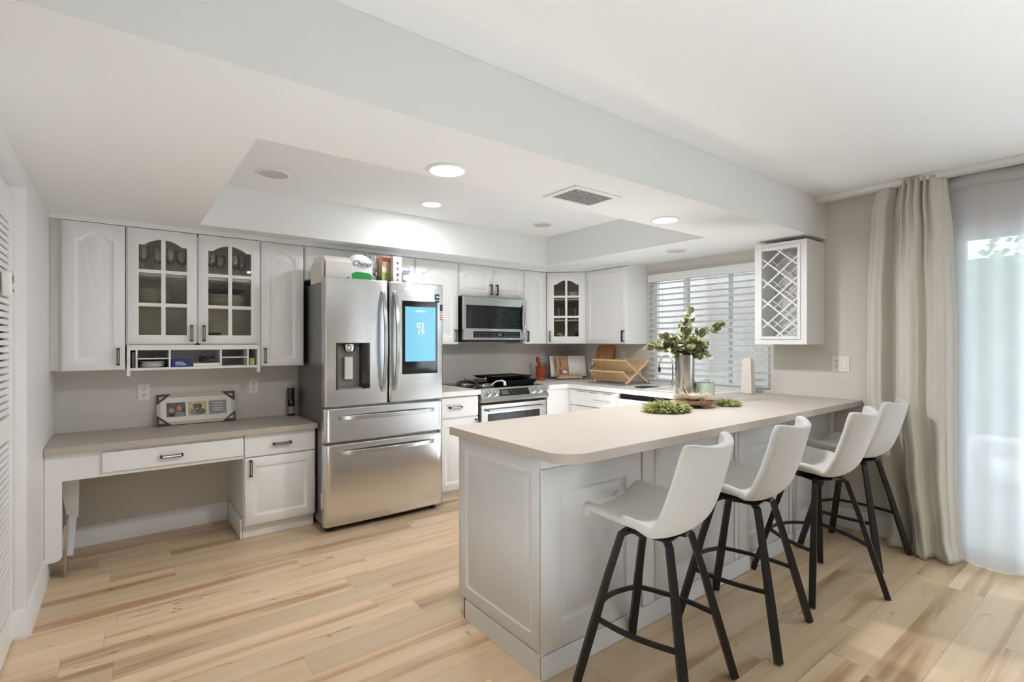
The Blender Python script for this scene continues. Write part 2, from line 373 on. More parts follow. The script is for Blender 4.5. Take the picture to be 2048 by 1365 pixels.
# louvred folding door in the left wall recess
ld = MB(); X0, X1 = -.425, -.395
ld.box(X0, X1, 3.125, 3.192, .012, 2.03); ld.box(X0, X1, 2.66, 2.73, .012, 2.03); ld.box(X0, X1, 2.1, 2.655, .012, 2.03)
ld.box(X0, X1, 2.73, 3.125, 1.90, 2.03); ld.box(X0, X1, 2.73, 3.125, .012, .16); ld.box(X0, X1, 2.73, 3.125, .93, 1.03)
z = .172
while z < 1.885:
    if not .90 < z < 1.035: ld.box(X0 + .002, X1 - .004, 2.73, 3.125, z, z + .021)
    z += .030
lo = obj('door_1', ld, M['white'], kind='structure', bev=.001)
obj('louver_gap_shade', MB().box(X0 + .004, X0 + .007, 2.73, 3.125, .16, 1.9), M['dark'], lo)  # near-black sheet stands in for the shade between the louvers
dev = thing('remote_control', 'small white wall remote with grey display on the louvred door', 'remote control', (-.38, 2.93, 1.60))
TT = lambda p: Vector((-.375, 2.94, 1.60)) + Vector((p.x, p.y * math.cos(.18) - p.z * math.sin(.18), p.y * math.sin(.18) + p.z * math.cos(.18)))
obj('shell', MB().box(-.02, .012, -.03, .03, -.052, .052, T=TT), M['cerw'], dev, bev=.01, seg=3)
obj('display', MB().box(.0122, .0135, -.012, .016, .0, .034, T=TT), M['grey'], dev)
obj('button', MB().box(.0122, .015, -.010, .004, -.034, -.024, T=TT), M['grey'], dev, bev=.001)

# ------------------------------------------------------------------ cabinet joinery
def frameT(O, U, N):
    O = Vector(O); U = Vector(U).normalized(); N = Vector(N).normalized()
    return lambda p: O + U * p[0] + Vector((0, 0, 1)) * p[1] + N * p[2]
def arch_outline(l, r, b, sh, rise, n=18, flat=.13):
    pts = [(l, b), (r, b)]
    for i in range(n + 1):
        t = 1 - i / n; x = l + (r - l) * t
        if rise == 0: dz = 0
        else:
            q = (t - flat) / (1 - 2 * flat)
            dz = 0 if q <= 0 or q >= 1 else rise * (.12 + .88 * math.sin(math.pi * q) ** .85)
        pts.append((x, sh + dz))
    return pts
def rect_match(w, h, out, ins=0):
    l, r = out[0][0], out[1][0]; pts = [(ins, ins), (w - ins, ins)]
    for x, z in out[2:]:
        q = (x - l) / (r - l); pts.append((ins + (w - 2 * ins) * q, h - ins))
    return pts
def panel_door(name, w, h, T, m, parent, rise=.045, rail=.058, t=.02, raised=True, sh=None, label=None):
    sh = sh if sh is not None else h - rail - rise
    def A(d): return arch_outline(rail + d, w - rail - d, rail + d, sh - d, rise if rise else 0)
    o = A(0)
    P3 = lambda pts, n: [(x, z, n) for x, z in pts]
    lp = [P3(rect_match(w, h, o), 0), P3(rect_match(w, h, o), t - .003), P3(rect_match(w, h, o, .003), t), P3(A(0), t), P3(A(.003), t - .005), P3(A(.010), t - .0095)]
    lp += [P3(A(.017), t - .0095), P3(A(.036), t - .002), P3(A(.038), t - .0012)] if raised else [P3(A(.012), t - .0095)]
    mb = MB(); mb.loops(lp, None, True, True, T)
    return obj(name, mb, m, parent, label=label, smooth=50)
def slab(name, w, h, T, m, parent, t=.02, bev=.003):
    return obj(name, MB().box(0, w, 0, h, 0, t, T=lambda p: T((p.x, p.y, p.z))), m, parent, bev=bev)
def glass_door(name, w, h, T, parent, rise=.045, rail=.06, t=.02, bars=(.37, .66), sh=None):
    sh = sh if sh is not None else h - rail - rise
    o = arch_outline(rail, w - rail, rail, sh, rise); P3 = lambda pts, n: [(x, z, n) for x, z in pts]
    mb = MB()
    mb.loops([P3(o, 0), P3(rect_match(w, h, o), 0), P3(rect_match(w, h, o), t - .003), P3(rect_match(w, h, o, .003), t), P3(o, t), P3(o, 0)], None, False, False, T)
    bw = .012; cx = w / 2; TV = lambda p: T((p.x, p.y, p.z))
    mb.box(cx - bw, cx + bw, rail - .005, sh + rise + .002, .004, t - .001, T=TV)
    for z in bars:
        mb.box(rail - .005, cx - bw, z - bw * .9, z + bw * .9, .004, t - .001, T=TV); mb.box(cx + bw, w - rail + .005, z - bw * .9, z + bw * .9, .004, t - .001, T=TV)
    d = obj(name, mb, M['white'], parent, smooth=50)
    g = MB(); g.loops([P3(arch_outline(rail - .004, w - rail + .004, rail - .004, sh + .004, rise), .003), P3(arch_outline(rail - .004, w - rail + .004, rail - .004, sh + .004, rise), .0045)], None, True, True, T)
    obj('glass_pane', g, M['cpane'], d)
    return d
def pull(T, u, v, parent, vert=True, L=.1, n0=.02):
    mb = MB(); s = .006
    def B(a0, a1, b0, b1, n_0, n_1, m): mb.box(a0, a1, b0, b1, n_0, n_1, m, T=lambda p: T((p.x, p.y, p.z)))
    if vert:
        B(u - s, u + s, v - L / 2, v + L / 2, n0 + .026, n0 + .034, M['nickel'])
        for q in (-1, 1): B(u - s - .002, u + s + .002, v + q * L / 2 - .005, v + q * L / 2 + .005, n0, n0 + .035, M['bronze'])
        for q in (-1, 1): B(u + q * s - .0018, u + q * s + .0018, v - L / 2, v + L / 2, n0 + .025, n0 + .0355, M['bronze'])
    else:
        B(u - L / 2, u + L / 2, v - s, v + s, n0 + .026, n0 + .034, M['nickel'])
        for q in (-1, 1): B(u + q * L / 2 - .005, u + q * L / 2 + .005, v - s - .002, v + s + .002, n0, n0 + .035, M['bronze'])
        for q in (-1, 1): B(u - L / 2, u + L / 2, v + q * s - .0018, v + q * s + .0018, n0 + .025, n0 + .0355, M['bronze'])
    return obj('handle', mb, None, parent, label='dark-edged metal bar handle')
YU = 4.10      # carcass front of the wall cabinets; doors stand 2 cm proud of it
def carcass(x0, x1, y0, y1, z0, z1, parent, open_=False, shelves=(), m=M['white'], div=None):
    if not open_: return obj('body', MB().box(x0, x1, y0, y1, z0, z1), m, parent, bev=.001)
    mb = MB(); t = .018
    mb.box(x0, x0 + t, y0, y1, z0, z1, M['white']); mb.box(x1 - t, x1, y0, y1, z0, z1, M['white'])
    mb.box(x0 + t, x1 - t, y0, y1, z0, z0 + t, M['cabin']); mb.box(x0 + t, x1 - t, y0, y1, z1 - t, z1, M['cabin']); mb.box(x0 + t, x1 - t, y1 - .008, y1, z0 + t, z1 - t, M['cabin'])
    if div: mb.box(div - .02, div + .02, y0, y0 + .018, z0, z1, M['white'])
    b = obj('body', mb, None, parent)
    for s in shelves: obj('shelf', MB().box(x0 + t, x1 - t, y0 + .02, y1 - .01, s, s + .018), M['cerw'], parent)
    return b
bk = lambda x, z: frameT((x, YU, z), (1, 0, 0), (0, -1, 0))
Y1 = YB - .002
# tall single cabinet at far left
c = thing('wall_cabinet', 'tall white single-door wall cabinet in the left corner above the desk', 'cabinet', (-.14, YB, 1.175))
carcass(-.30, .012, YU, Y1, 1.175, 2.098, c); d = panel_door('door', .302, .918, bk(-.291, 1.177), M['white'], c); pull(bk(-.291, 1.177), .268, .083, d)
obj('filler', MB().box(XL + .001, -.301, YU + .01, Y1, 1.178, 2.098), M['wall'], c)
# glazed double cabinet
c = thing('glass_cabinet', 'white double wall cabinet with arched glass doors above the desk', 'cabinet', (.41, YB, 1.335))
carcass(.016, .803, YU, Y1, 1.335, 2.098, c, True, (1.585, 1.79), div=.408)
for x, w, hx in ((.024, .380, .348), (.413, .385, .03)):
    d = glass_door('door', w, .752, bk(x, 1.342), c, rise=.042, rail=.058, bars=(.257, .476), sh=.648); pull(bk(x, 1.342), hx, .07, d)
# cubby organiser
c = thing('cubby_shelf', 'white pigeonhole shelf hanging under the glass cabinet', 'shelf', (.41, YB, 1.17))
mb = MB(); y0 = 4.09
mb.box(.020, .800, y0, Y1, 1.300, 1.333); mb.box(.020, .800, y0, Y1, 1.168, 1.184); mb.box(.034, .786, Y1 - .01, Y1, 1.184, 1.30)
obj('body', mb, M['white'], c, bev=.001)
for x in (.020, .782):
    mb = MB(); pr = [(y0 - .012, 1.30), (Y1, 1.30), (Y1, 1.168), (y0 + .05, 1.150), (y0 + .015, 1.128), (y0 - .006, 1.135), (y0 - .012, 1.16)]
    mb.prism(pr, lambda a, b, x=x: Vector((x, a, b)), lambda a, b, x=x: Vector((x + .018, a, b))); obj('side_bracket', mb, M['white'], c)
for x in (.071, .250, .551, .722): obj('divider', MB().box(x - .005, x + .005, y0 + .004, Y1 - .01, 1.184, 1.30), M['white'], c)
for x0, x1 in ((.076, .245), (.556, .717)): obj('shelf', MB().box(x0, x1, y0 + .006, Y1 - .01, 1.240, 1.247), M['white'], c)
# cabinet left of the fridge
c = thing('wall_cabinet', 'tall white arched-panel wall cabinet just left of the fridge', 'cabinet', (.955, YB, 1.175))
carcass(.804, 1.112, YU, Y1, 1.172, 2.098, c); d = panel_door('door', .296, .912, bk(.808, 1.175), M['white'], c); pull(bk(.808, 1.175), .024, .078, d)
# over the fridge
c = thing('wall_cabinet', 'low white two-door cabinet over the fridge behind the boxes', 'cabinet', (1.58, YB, 1.83))
carcass(1.118, 2.049, YU, Y1, 1.835, 2.098, c)
for x in (1.122, 1.588): panel_door('door', .456, .252, bk(x, 1.838), M['white'], c, rise=.03, rail=.05)
# right of fridge
c = thing('wall_cabinet', 'white arched-panel wall cabinet between fridge and microwave', 'cabinet', (2.28, YB, 1.335))
carcass(2.052, 2.503, YU, Y1, 1.33, 2.098, c); d = panel_door('door', .442, .755, bk(2.056, 1.333), M['white'], c, rise=.05, rail=.062); pull(bk(2.056, 1.333), .41, .075, d)
# over microwave
c = thing('wall_cabinet', 'short white double-door cabinet above the microwave', 'cabinet', (2.9, YB, 1.78))
carcass(2.506, 3.291, YU, Y1, 1.783, 2.098, c)
d = panel_door('door', .386, .295, bk(2.510, 1.787), M['white'], c, rise=.035, rail=.055); pull(bk(2.51, 1.787), .355, .075, d, L=.09)
d = panel_door('door', .386, .295, bk(2.902, 1.787), M['white'], c, rise=.035, rail=.055); pull(bk(2.902, 1.787), .032, .075, d, L=.09)
# narrow one right of the microwave
c = thing('wall_cabinet', 'narrow white wall cabinet between microwave and corner glass cabinet', 'cabinet', (3.44, YB, 1.335))
carcass(3.294, 3.612, YU, Y1, 1.33, 2.098, c); d = panel_door('door', .290, .755, bk(3.300, 1.333), M['white'], c, rise=.04, rail=.06); pull(bk(3.3, 1.333), .028, .075, d)
# corner cabinet, diagonal face
A = Vector((3.614, 4.10, 0)); B = Vector((3.91, 3.795, 0)); U = (B - A).normalized(); Nn = Vector((-U.y * -1, U.x * -1, 0)); Nn = Vector((U.y, -U.x, 0))
if Nn.y > 0: Nn = -Nn
LW = (B - A).length
c = thing('corner_cabinet', 'white corner wall cabinet with one arched glass door', 'cabinet', (3.9, 4.1, 1.335))
mb = MB(); poly = [(A.x, A.y), (B.x, B.y), (XW - .002, B.y), (XW - .002, YB - .002), (A.x, YB - .002)]
for z0, z1 in ((1.33, 1.348), (2.08, 2.098)): mb.prism(poly, lambda a, b, z0=z0: Vector((a, b, z0)), lambda a, b, z1=z1: Vector((a, b, z1)), M['white'])
mb.box(A.x, A.x + .015, A.y, YB - .002, 1.348, 2.08, M['cabin']); mb.box(B.x, XW - .002, B.y, B.y + .015, 1.348, 2.08, M['cabin'])
mb.box(A.x, XW - .002, YB - .012, YB - .002, 1.348, 2.08, M['cabin']); mb.box(XW - .012, XW - .002, B.y + .015, YB - .012, 1.348, 2.08, M['cabin'])
obj('body', mb, None, c)
sp = [(A.x + .03, A.y + .02), (B.x + .01, B.y + .03), (XW - .015, B.y + .03), (XW - .015, YB - .015), (A.x + .03, YB - .015)]
for s in (1.575, 1.80): m2 = MB(); m2.prism(sp, lambda a, b, s=s: Vector((a, b, s)), lambda a, b, s=s: Vector((a, b, s + .015))); obj('shelf', m2, M['cabin'], c)
TD = frameT(A + U * .006 + Vector((0, 0, 1.333)), U, Nn); d = glass_door('door', LW - .012, .755, TD, c, rise=.045, rail=.075, bars=(.285, .5), sh=.63); pull(TD, .035, .075, d)
# right wall cabinet
rt = lambda y, z: frameT((3.91, y, z), (0, -1, 0), (-1, 0, 0))
c = thing('wall_cabinet', 'white flat-panel wall cabinet left of the window', 'cabinet', (4.05, 3.5, 1.335))
carcass(3.91, XW - .002, 3.228, 3.792, 1.33, 2.098, c); d = panel_door('door', .553, .755, rt(3.786, 1.333), M['white'], c, rise=0, rail=.06, raised=False); pull(rt(3.786, 1.333), .515, .075, d)

# ------------------------------------------------------------------ wine rack cabinet
c = thing('wine_rack', 'white wall-hung wine rack with diagonal lattice front right of the window', 'wine rack', (4.05, 1.8, 1.335))
wy0, wy1, wz0, wz1 = 1.597, 1.975, 1.335, 2.098; t = .018
mb = MB(); mb.box(3.91, XW - .002, wy0, wy0 + t, wz0, wz1); mb.box(3.91, XW - .002, wy1 - t, wy1, wz0, wz1)
mb.box(3.91, XW - .002, wy0 + t, wy1 - t, wz0, wz0 + t); mb.box(3.91, XW - .002, wy0 + t, wy1 - t, wz1 - t, wz1); mb.box(XW - .01, XW - .002, wy0 + t, wy1 - t, wz0 + t, wz1 - t)
obj('body', mb, M['white'], c, bev=.001)
oy0, oy1, oz0, oz1 = 1.66, 1.918, 1.395, 2.045
mb = MB(); x0, x1 = 3.892, 3.912
mb.box(x0, x1, wy0, oy0, wz0, wz1); mb.box(x0, x1, oy1, wy1, wz0, wz1); mb.box(x0, x1, oy0, oy1, wz0, oz0); mb.box(x0, x1, oy0, oy1, oz1, wz1)
obj('face_frame', mb, M['white'], c, bev=.001)
mb = MB(); x0, x1 = 3.882, 3.893; g = .022
mb.box(x0, x1, oy0 - g, oy0, oz0 - g, oz1 + g); mb.box(x0, x1, oy1, oy1 + g, oz0 - g, oz1 + g); mb.box(x0, x1, oy0, oy1, oz0 - g, oz0); mb.box(x0, x1, oy0, oy1, oz1, oz1 + g)
obj('molding', mb, M['white'], c, bev=.003)
def lattice(x, w, nm, pitch=.153, sl=.86):
    mb = MB(); hw = oy1 - oy0
    for sgn in (1, -1):
        z = oz0 - hw * sl - .02
        while z < oz1 + .3:
            # line: zz = z + sl*(y-oy0) for sgn 1, mirrored for -1
            ya, yb = 0, hw
            za, zb = z, z + sl * hw
            if za < oz0: ya = (oz0 - z) / sl; za = oz0
            if zb > oz1: yb = (oz1 - z) / sl; zb = oz1
            if yb - ya > .01:
                f = (lambda q: oy0 + q) if sgn > 0 else (lambda q: oy1 - q)
                mb.bar((x + (0 if sgn > 0 else .004), f(ya), za), (x + (0 if sgn > 0 else .004), f(yb), zb), .010, w, up=(1, 0, 0))
            z += pitch
    return obj(nm, mb, M['white'], c)
lattice(3.901, .012, 'front_lattice'); lattice(4.06, .012, 'rear_lattice')

# ------------------------------------------------------------------ desk run
CT = .935
c = thing('desk_worktop', 'greige laminate desk worktop along the back wall left of the fridge', 'worktop', (.39, 4.1, .722))
obj('slab', MB().box(XL + .002, 1.1325, 3.80, Y1, .722, .76), M['lam'], c, bev=.002)
c = thing('desk_apron', 'white wall-to-cabinet desk front with one wide shallow drawer', 'desk', (.15, 3.84, .11))
mb = MB(); mb.box(XL + .002, .650, 3.842, 3.86, .560, .721); obj('rail', mb, M['white'], c)
mb = MB(); pr = [(XL + .002, .559), (-.274, .559), (-.274, .13), (-.285, .115), (-.31, .108), (XL + .002, .108)]
mb.prism(pr, lambda a, b: Vector((a, 3.838, b)), lambda a, b: Vector((a, 3.862, b))); mb.box(XL + .002, -.274, 3.838, 3.862, .559, .721); obj('leg_board', mb, M['white'], c)
d = slab('drawer', .745, .118, frameT((-.097, 3.842, .585), (1, 0, 0), (0, -1, 0)), M['white'], c); pull(frameT((-.097, 3.842, .585), (1, 0, 0), (0, -1, 0)), .34, .058, d, False, .11)
c = thing('desk_cabinet', 'white base cabinet with drawer and raised-panel door beside the fridge', 'cabinet', (.89, 4.1, 0))
bt = lambda x, z: frameT((x, 3.86, z), (1, 0, 0), (0, -1, 0))
obj('body', MB().box(.651, 1.13, 3.862, Y1, .09, .721), M['white'], c, bev=.001)
obj('plinth', MB().box(.655, 1.126, 3.895, Y1, 0, .09), M['trim'], c)
obj('plinth_side', MB().box(.636, .6505, 3.885, Y1 - .02, 0, .135), M['trim'], c, bev=.003)
d = slab('drawer', .467, .150, bt(.657, .566), M['white'], c); pull(bt(.657, .566), .235, .075, d, False, .11)
d = panel_door('door', .467, .462, bt(.657, .095), M['white'], c, rise=0, rail=.062); pull(bt(.657, .095), .035, .395, d, L=.1)
# steel folding bracket leg under desk
c = thing('mirror_panel', 'thin framed panel leaning under the left end of the desk', 'panel', (-.25, 3.95, 0))
mb = MB(); mb.prism([(3.87, 0.002), (3.90, 0.002), (4.36, .30), (4.36, .34), (3.87, .30)], lambda a, b: Vector((-.268, a, b)), lambda a, b: Vector((-.256, a, b))); obj('sheet', mb, M['nickel'], c)
mb = MB(); mb.bar((-.25, 3.93, .10), (-.24, 4.06, .30), .035, .02); mb.bar((-.24, 4.06, .29), (-.25, 3.98, .555), .05, .02, w2=.09); obj('brace', mb, M['white'], c)

# ------------------------------------------------------------------ fridge
FX0, FX1, FY = 1.118, 2.066, 3.6
c = thing('refrigerator', 'large stainless french-door refrigerator with touch screen and water dispenser', 'refrigerator', (1.59, 3.95, 0))
obj('body', MB().box(1.135, 2.052, 3.675, 4.33, .035, 1.785), M['dsteel'], c, bev=.004)
def fdoor(name, x0, x1, z0, z1, bow=.012, hole=None):
    mb = MB(); n = 16
    def yb(x):
        q = (x - x0) / (x1 - x0); e = min(q, 1 - q); return FY + bow * (2 * q - 1) ** 2 * .5 + (.018 * (1 - min(1, e / .03)) ** 2)
    xs = [x0 + (x1 - x0) * i / n for i in range(n + 1)]; xs = sorted(set(xs + [x0 + (x1 - x0) * q for q in (.008, .016, .03, .97, .984, .992)] + ([hole[0], hole[1]] if hole else [])))
    zs = [z0, z0 + .006, z1 - .006, z1] + ([hole[2], hole[3]] if hole else []); zs = sorted(zs)
    def inh(xa, za): return hole and hole[0] - 1e-6 <= xa < hole[1] - 1e-6 and hole[2] - 1e-6 <= za < hole[3] - 1e-6
    g = {}
    for i, x in enumerate(xs):
        for j, zz in enumerate(zs):
            g[i, j] = mb.bm.verts.new((x, yb(x) + (.004 if j in (0, len(zs) - 1) else 0), zz))
    for i in range(len(xs) - 1):
        for j in range(len(zs) - 1):
            if not inh(xs[i], zs[j]): mb.face([g[i, j], g[i + 1, j], g[i + 1, j + 1], g[i, j + 1]])
    # sides and back
    back = {}
    for i in (0, len(xs) - 1):
        for j in (0, len(zs) - 1): back[i, j] = mb.bm.verts.new((xs[i], 3.67, zs[j]))
    I, J = len(xs) - 1, len(zs) - 1
    mb.face([back[0, 0]] + [g[0, j] for j in range(J + 1)] + [back[0, J]]); mb.face([back[I, 0]] + [g[I, j] for j in range(J + 1)] + [back[I, J]])
    mb.face([back[0, 0]] + [g[i, 0] for i in range(I + 1)] + [back[I, 0]]); mb.face([back[0, J]] + [g[i, J] for i in range(I + 1)] + [back[I, J]])
    mb.face([back[0, 0], back[I, 0], back[I, J], back[0, J]])
    return obj(name, mb, M['steel'], c, smooth=25)
H = (1.198, 1.443, 1.012, 1.347)
dl = fdoor('door', FX0, 1.592, .895, 1.812, hole=H); dr = fdoor('door', 1.602, FX1, .895, 1.812)
w1 = fdoor('drawer', FX0, FX1, .642, .878, bow=.016); w2 = fdoor('drawer', FX0, FX1, .045, .622, bow=.016)
def arch_handle(p0, p1, out, w, th, par, vert):
    mb = MB(); n = 18; pts = []
    p0 = Vector(p0); p1 = Vector(p1)
    def P(q): return p0.lerp(p1, q) + Vector((0, -out, 0)) * (math.sin(math.pi * q) ** .55)
    pr = [P(i / n) for i in range(n + 1)]
    L0 = []
    ax = Vector((1, 0, 0)) if vert else Vector((0, 0, 1))
    for i, p in enumerate(pr):
        a = pr[max(0, i - 1)]; b = pr[min(n, i + 1)]; d = (b - a).normalized(); nn = d.cross(ax).normalized()
        L0.append([p - ax * w / 2 - nn * th / 2, p + ax * w / 2 - nn * th / 2, p + ax * w / 2 + nn * th / 2, p - ax * w / 2 + nn * th / 2])
    mb.loops(L0, None, True, True); return obj('handle', mb, M['steelv'], par, bev=.003)
arch_handle((1.545, FY + .004, .985), (1.545, FY + .004, 1.735), .062, .026, .016, dl, True)
arch_handle((1.640, FY + .004, .985), (1.640, FY + .004, 1.735), .062, .026, .016, dr, True)
arch_handle((1.215, FY + .008, .812), (1.975, FY + .008, .812), .055, .03, .014, w1, False)
arch_handle((1.215, FY + .008, .562), (1.975, FY + .008, .562), .055, .03, .014, w2, False)
# dispenser
hx0, hx1, hz0, hz1 = H; mb = MB()
mb.box(hx0, hx0 + .008, 3.596, 3.66, hz0, hz1, M['black']); mb.box(hx1 - .06, hx1, 3.596, 3.66, hz0, hz1, M['blackg']); mb.box(hx0 + .008, hx1 - .06, 3.598, 3.66, hz0, hz0 + .012, M['grey'])
mb.box(hx0 + .008, hx1 - .06, 3.598, 3.66, hz1 - .006, hz1, M['black']); mb.box(hx0 + .008, hx1 - .06, 3.652, 3.66, hz0 + .012, hz1 - .006, M['grey'])
dd = obj('dispenser', mb, None, dl, label='black and grey recessed water dispenser')
mb = MB(); mb.lathe([(0, -.0), (.038, 0), (.046, .02), (.048, .055), (0, .055)], (1.30, 3.64, hz1 - .064), 20); mb.box(1.262, 1.325, 3.618, 3.636, hz0 + .07, hz0 + .235)
obj('paddle', mb, M['chrome'], dl, bev=.004)
# screen
sx0, sx1, sz0, sz1 = 1.702, 2.008, 1.103, 1.672
s = obj('screen', MB().box(sx0, sx1, FY - .0035, FY + .01, sz0, sz1), M['blackg'], dr, bev=.004)
obj('display', MB().box(sx0 + .022, sx1 - .022, FY - .0048, FY - .0036, sz0 + .098, sz1 - .045), M['screen'], dr)
rot = (R(90), 0, 0)
text('clock_hours', '03', .066, (1.854, FY - .0055, 1.478), rot, M['wtext'], dr); text('clock_minutes', '19', .066, (1.857, FY - .0055, 1.428), rot, M['wtext'], dr)
obj('date_line', MB().box(1.826, 1.882, FY - .0053, FY - .0049, 1.598, 1.602), M['wtext'], dr); obj('date_line', MB().box(1.808, 1.900, FY - .0053, FY - .0049, 1.588, 1.592), M['wtext'], dr)
obj('sticker', MB().box(1.985, 2.025, FY + .0005, FY + .0025, 1.69, 1.735, M['black']).box(1.985, 2.025, FY + .0005, FY + .0025, 1.67, 1.684, M['black']), None, dr, label='small black sticker')
text('sticker_number', '10', .028, (2.005, FY, 1.712), rot, M['wtext'], dr)
mb = MB(); mb.box(2.034, 2.056, FY + .001, FY + .004, 1.60, 1.655, M['navy'])
for k in range(4): mb.box(2.034, 2.056, FY + .001, FY + .004, 1.53 + k * .0175, 1.538 + k * .0175, M['flagr']); mb.box(2.034, 2.056, FY + .001, FY + .004, 1.538 + k * .0175, 1.5475 + k * .0175, M['paper'])
tag(recenter(obj('magnet', mb)), 'striped flag magnet on the right fridge door edge', 'magnet')
for x in (1.16, 2.02): obj('hinge_cap', MB().box(x - .03, x + .03, 3.63, 3.695, 1.786, 1.815), M['black'], c, bev=.004)
for x in (1.17, 2.01): obj('foot', MB().lathe([(0, 0), (.022, 0), (.022, .02), (.012, .022), (.012, .036), (0, .036)], (x, 3.69, 0)).box(x - .04, x + .02, 3.68, 3.72, .02, .04), M['black'], c)
obj('base_grille', MB().box(1.15, 2.04, 3.69, 4.25, .012, .036), M['dark'], c)
obj('energy_sticker', MB().box(1.1335, 1.1348, 3.72, 3.74, .15, .26), M['paper'], c, label='small white label on the side')

# things on top of the fridge
def box_thing(name, x0, x1, y0, y1, z0, z1, m, label, cat, rz=0, group=None, bev=.002):
    o = obj(name, MB().box(-(x1 - x0) / 2, (x1 - x0) / 2, -(y1 - y0) / 2, (y1 - y0) / 2, 0, z1 - z0), m, None, bev=bev)
    o.location = ((x0 + x1) / 2, (y0 + y1) / 2, z0); o.rotation_euler = (0, 0, rz); return tag(o, label, cat, group)
FT = 1.7865
o = thing('appliance_box', 'white boxy appliance with slanted top at the left end of the fridge top', 'appliance', (1.22, 3.87, FT))
mb = MB(); mb.prism([(3.70, FT), (4.04, FT), (4.04, FT + .16), (3.97, FT + .20), (3.77, FT + .20), (3.70, FT + .155)], lambda a, b: Vector((1.155, a, b)), lambda a, b: Vector((1.345, a, b))); obj('shell', mb, M['cerw'], o, bev=.004)
obj('side_flap', MB().box(1.135, 1.149, 3.72, 4.0, FT, FT + .145), M['cream'], o, bev=.003)
obj('label_patch', MB().box(1.305, 1.33, 3.698, 3.6995, FT + .03, FT + .045), M['grey'], o)
o = thing('plate_package', 'clear plastic package of paper plates with green band on the fridge', 'package', (1.44, 3.82, FT))
mb = MB()
def bag(u, v):
    a = 2 * math.pi * u; e = abs(2 * v - .96) ; r = max(.02, 1 - .55 * max(0, e) ** 5) * (1 + .012 * math.sin(9 * a + 9 * v) + .01 * math.sin(15 * a - 16 * v))
    cx = math.copysign(abs(math.cos(a)) ** .6, math.cos(a)); cy = math.copysign(abs(math.sin(a)) ** .6, math.sin(a))
    return (1.44 + .098 * r * cx, 3.81 + .062 * r * cy, FT + .003 + .232 * v)
mb.grid(bag, 64, 22); bmesh.ops.holes_fill(mb.bm, edges=[e_ for e_ in mb.bm.edges if e_.is_boundary]); obj('wrapper', mb, mat('white_film', rgb(236, 238, 238), .22, bump=.25, bscale=18), o)
def fy(x, z): return 3.745
mb = MB(); ell = []
for k in range(28): a = 2 * math.pi * k / 28; ell.append((1.437 + .082 * math.copysign(abs(math.cos(a)) ** .7, math.cos(a)), FT + .062 + .033 * math.copysign(abs(math.sin(a)) ** .8, math.sin(a))))
mb.prism(ell, lambda a, b: Vector((a, 3.7475, b)), lambda a, b: Vector((a, 3.7445, b))); obj('green_label', mb, M['green'], o, label='green oval label')
obj('lime_print', MB().box(1.505, 1.53, 3.7455, 3.76, FT + .004, FT + .06), M['lime'], o)
text('brand_print', 'Chinet', .056, (1.44, 3.7445, FT + .158), rot, M['black'], o, shear=.3)
obj('underline', MB().box(1.40, 1.49, 3.7435, 3.7450, FT + .132, FT + .1345), M['black'], o)
# crumpled plastic bag
mb = MB(); rnd = random.Random(3)
bmesh.ops.create_icosphere(mb.bm, subdivisions=4, radius=1)
for v in mb.bm.verts:
    p = v.co.copy(); n = 1 + .16 * math.sin(7 * p.x + 3 * p.z) * math.sin(6 * p.y + 1) + .12 * math.sin(13 * p.z + 5 * p.x) + rnd.uniform(-.04, .04)
    v.co = Vector((1.575 + p.x * n * .038, 3.87 + p.y * n * .045, FT + .175 + p.z * n * .075))
for f in mb.bm.faces: f.smooth = True
mb2 = mb; mb2.box(1.55, 1.60, 3.85, 3.89, FT, FT + .11)
solo('plastic_bag', mb2, M['plas'], 'crumpled clear plastic bag between plate package and cartons', 'plastic bag')
box_thing('black_case', 1.548, 1.578, 3.70, 3.74, FT, FT + .075, M['iron'], 'small black case standing beside the plate package', 'case')
o = thing('food_carton', 'tall carton with red and green printing on the fridge', 'carton', (1.645, 3.80, FT))
obj('carton_body', MB().box(1.605, 1.668, 3.75, 3.86, FT, FT + .235), M['tan'], o, bev=.002)
obj('red_print', MB().box(1.607, 1.666, 3.7485, 3.7495, FT + .195, FT + .228), M['maroon'], o); obj('green_print', MB().box(1.602, 1.625, 3.7485, 3.7495, FT + .01, FT + .16, M['lime']).box(1.626, 1.655, 3.7485, 3.7495, FT + .01, FT + .11, M['olive']).box(1.602, 1.64, 3.7480, 3.7484, FT + .11, FT + .15, M['paper']), None, o)
o = thing('tall_carton', 'tall narrow white carton standing on the fridge behind the door gap', 'carton', (1.70, 3.73, FT))
obj('carton_body', MB().box(1.672, 1.745, 3.70, 3.77, FT, FT + .235), M['cerw'], o, bev=.002)
mb = MB()
for k in range(4): mb.lathe([(0, 0), (.012, 0), (.012, .0006), (0, .0006)], (0, 0, 0), 14, T=lambda p, k=k: Vector((1.71, 3.699, FT + .05 + k * .045)) + Vector((p.x * (1 if k % 2 else .6), -p.z, p.y)))
obj('printed_icons', mb, M['slate'], o)
mb = MB(); mb.lathe([(0, 0), (.02, 0), (.022, .05), (.012, .06), (.0, .062)], (1.768, 3.72, FT), 16); solo('grey_canister', mb, M['slate'], 'small grey cylinder right of the tall white carton', 'canister')
o = thing('storage_tub', 'white translucent tub with violet lid strip on the fridge', 'tub', (1.88, 3.87, FT))
obj('tub_body', MB().box(1.80, 1.96, 3.80, 3.95, FT, FT + .135), M['cerw'], o, bev=.012, seg=3); obj('lid_strip', MB().box(1.80, 1.86, 3.785, 3.80, FT + .135, FT + .145), M['violet'], o)
mb = MB(); mb.lathe([(0, 0), (.045, 0), (.05, .02), (.04, .045), (.015, .055), (0, .056)], (1.93, 3.74, FT), 20); solo('white_bowl', mb, M['cerw'], 'small white rounded bowl at the right end of the fridge top', 'bowl')

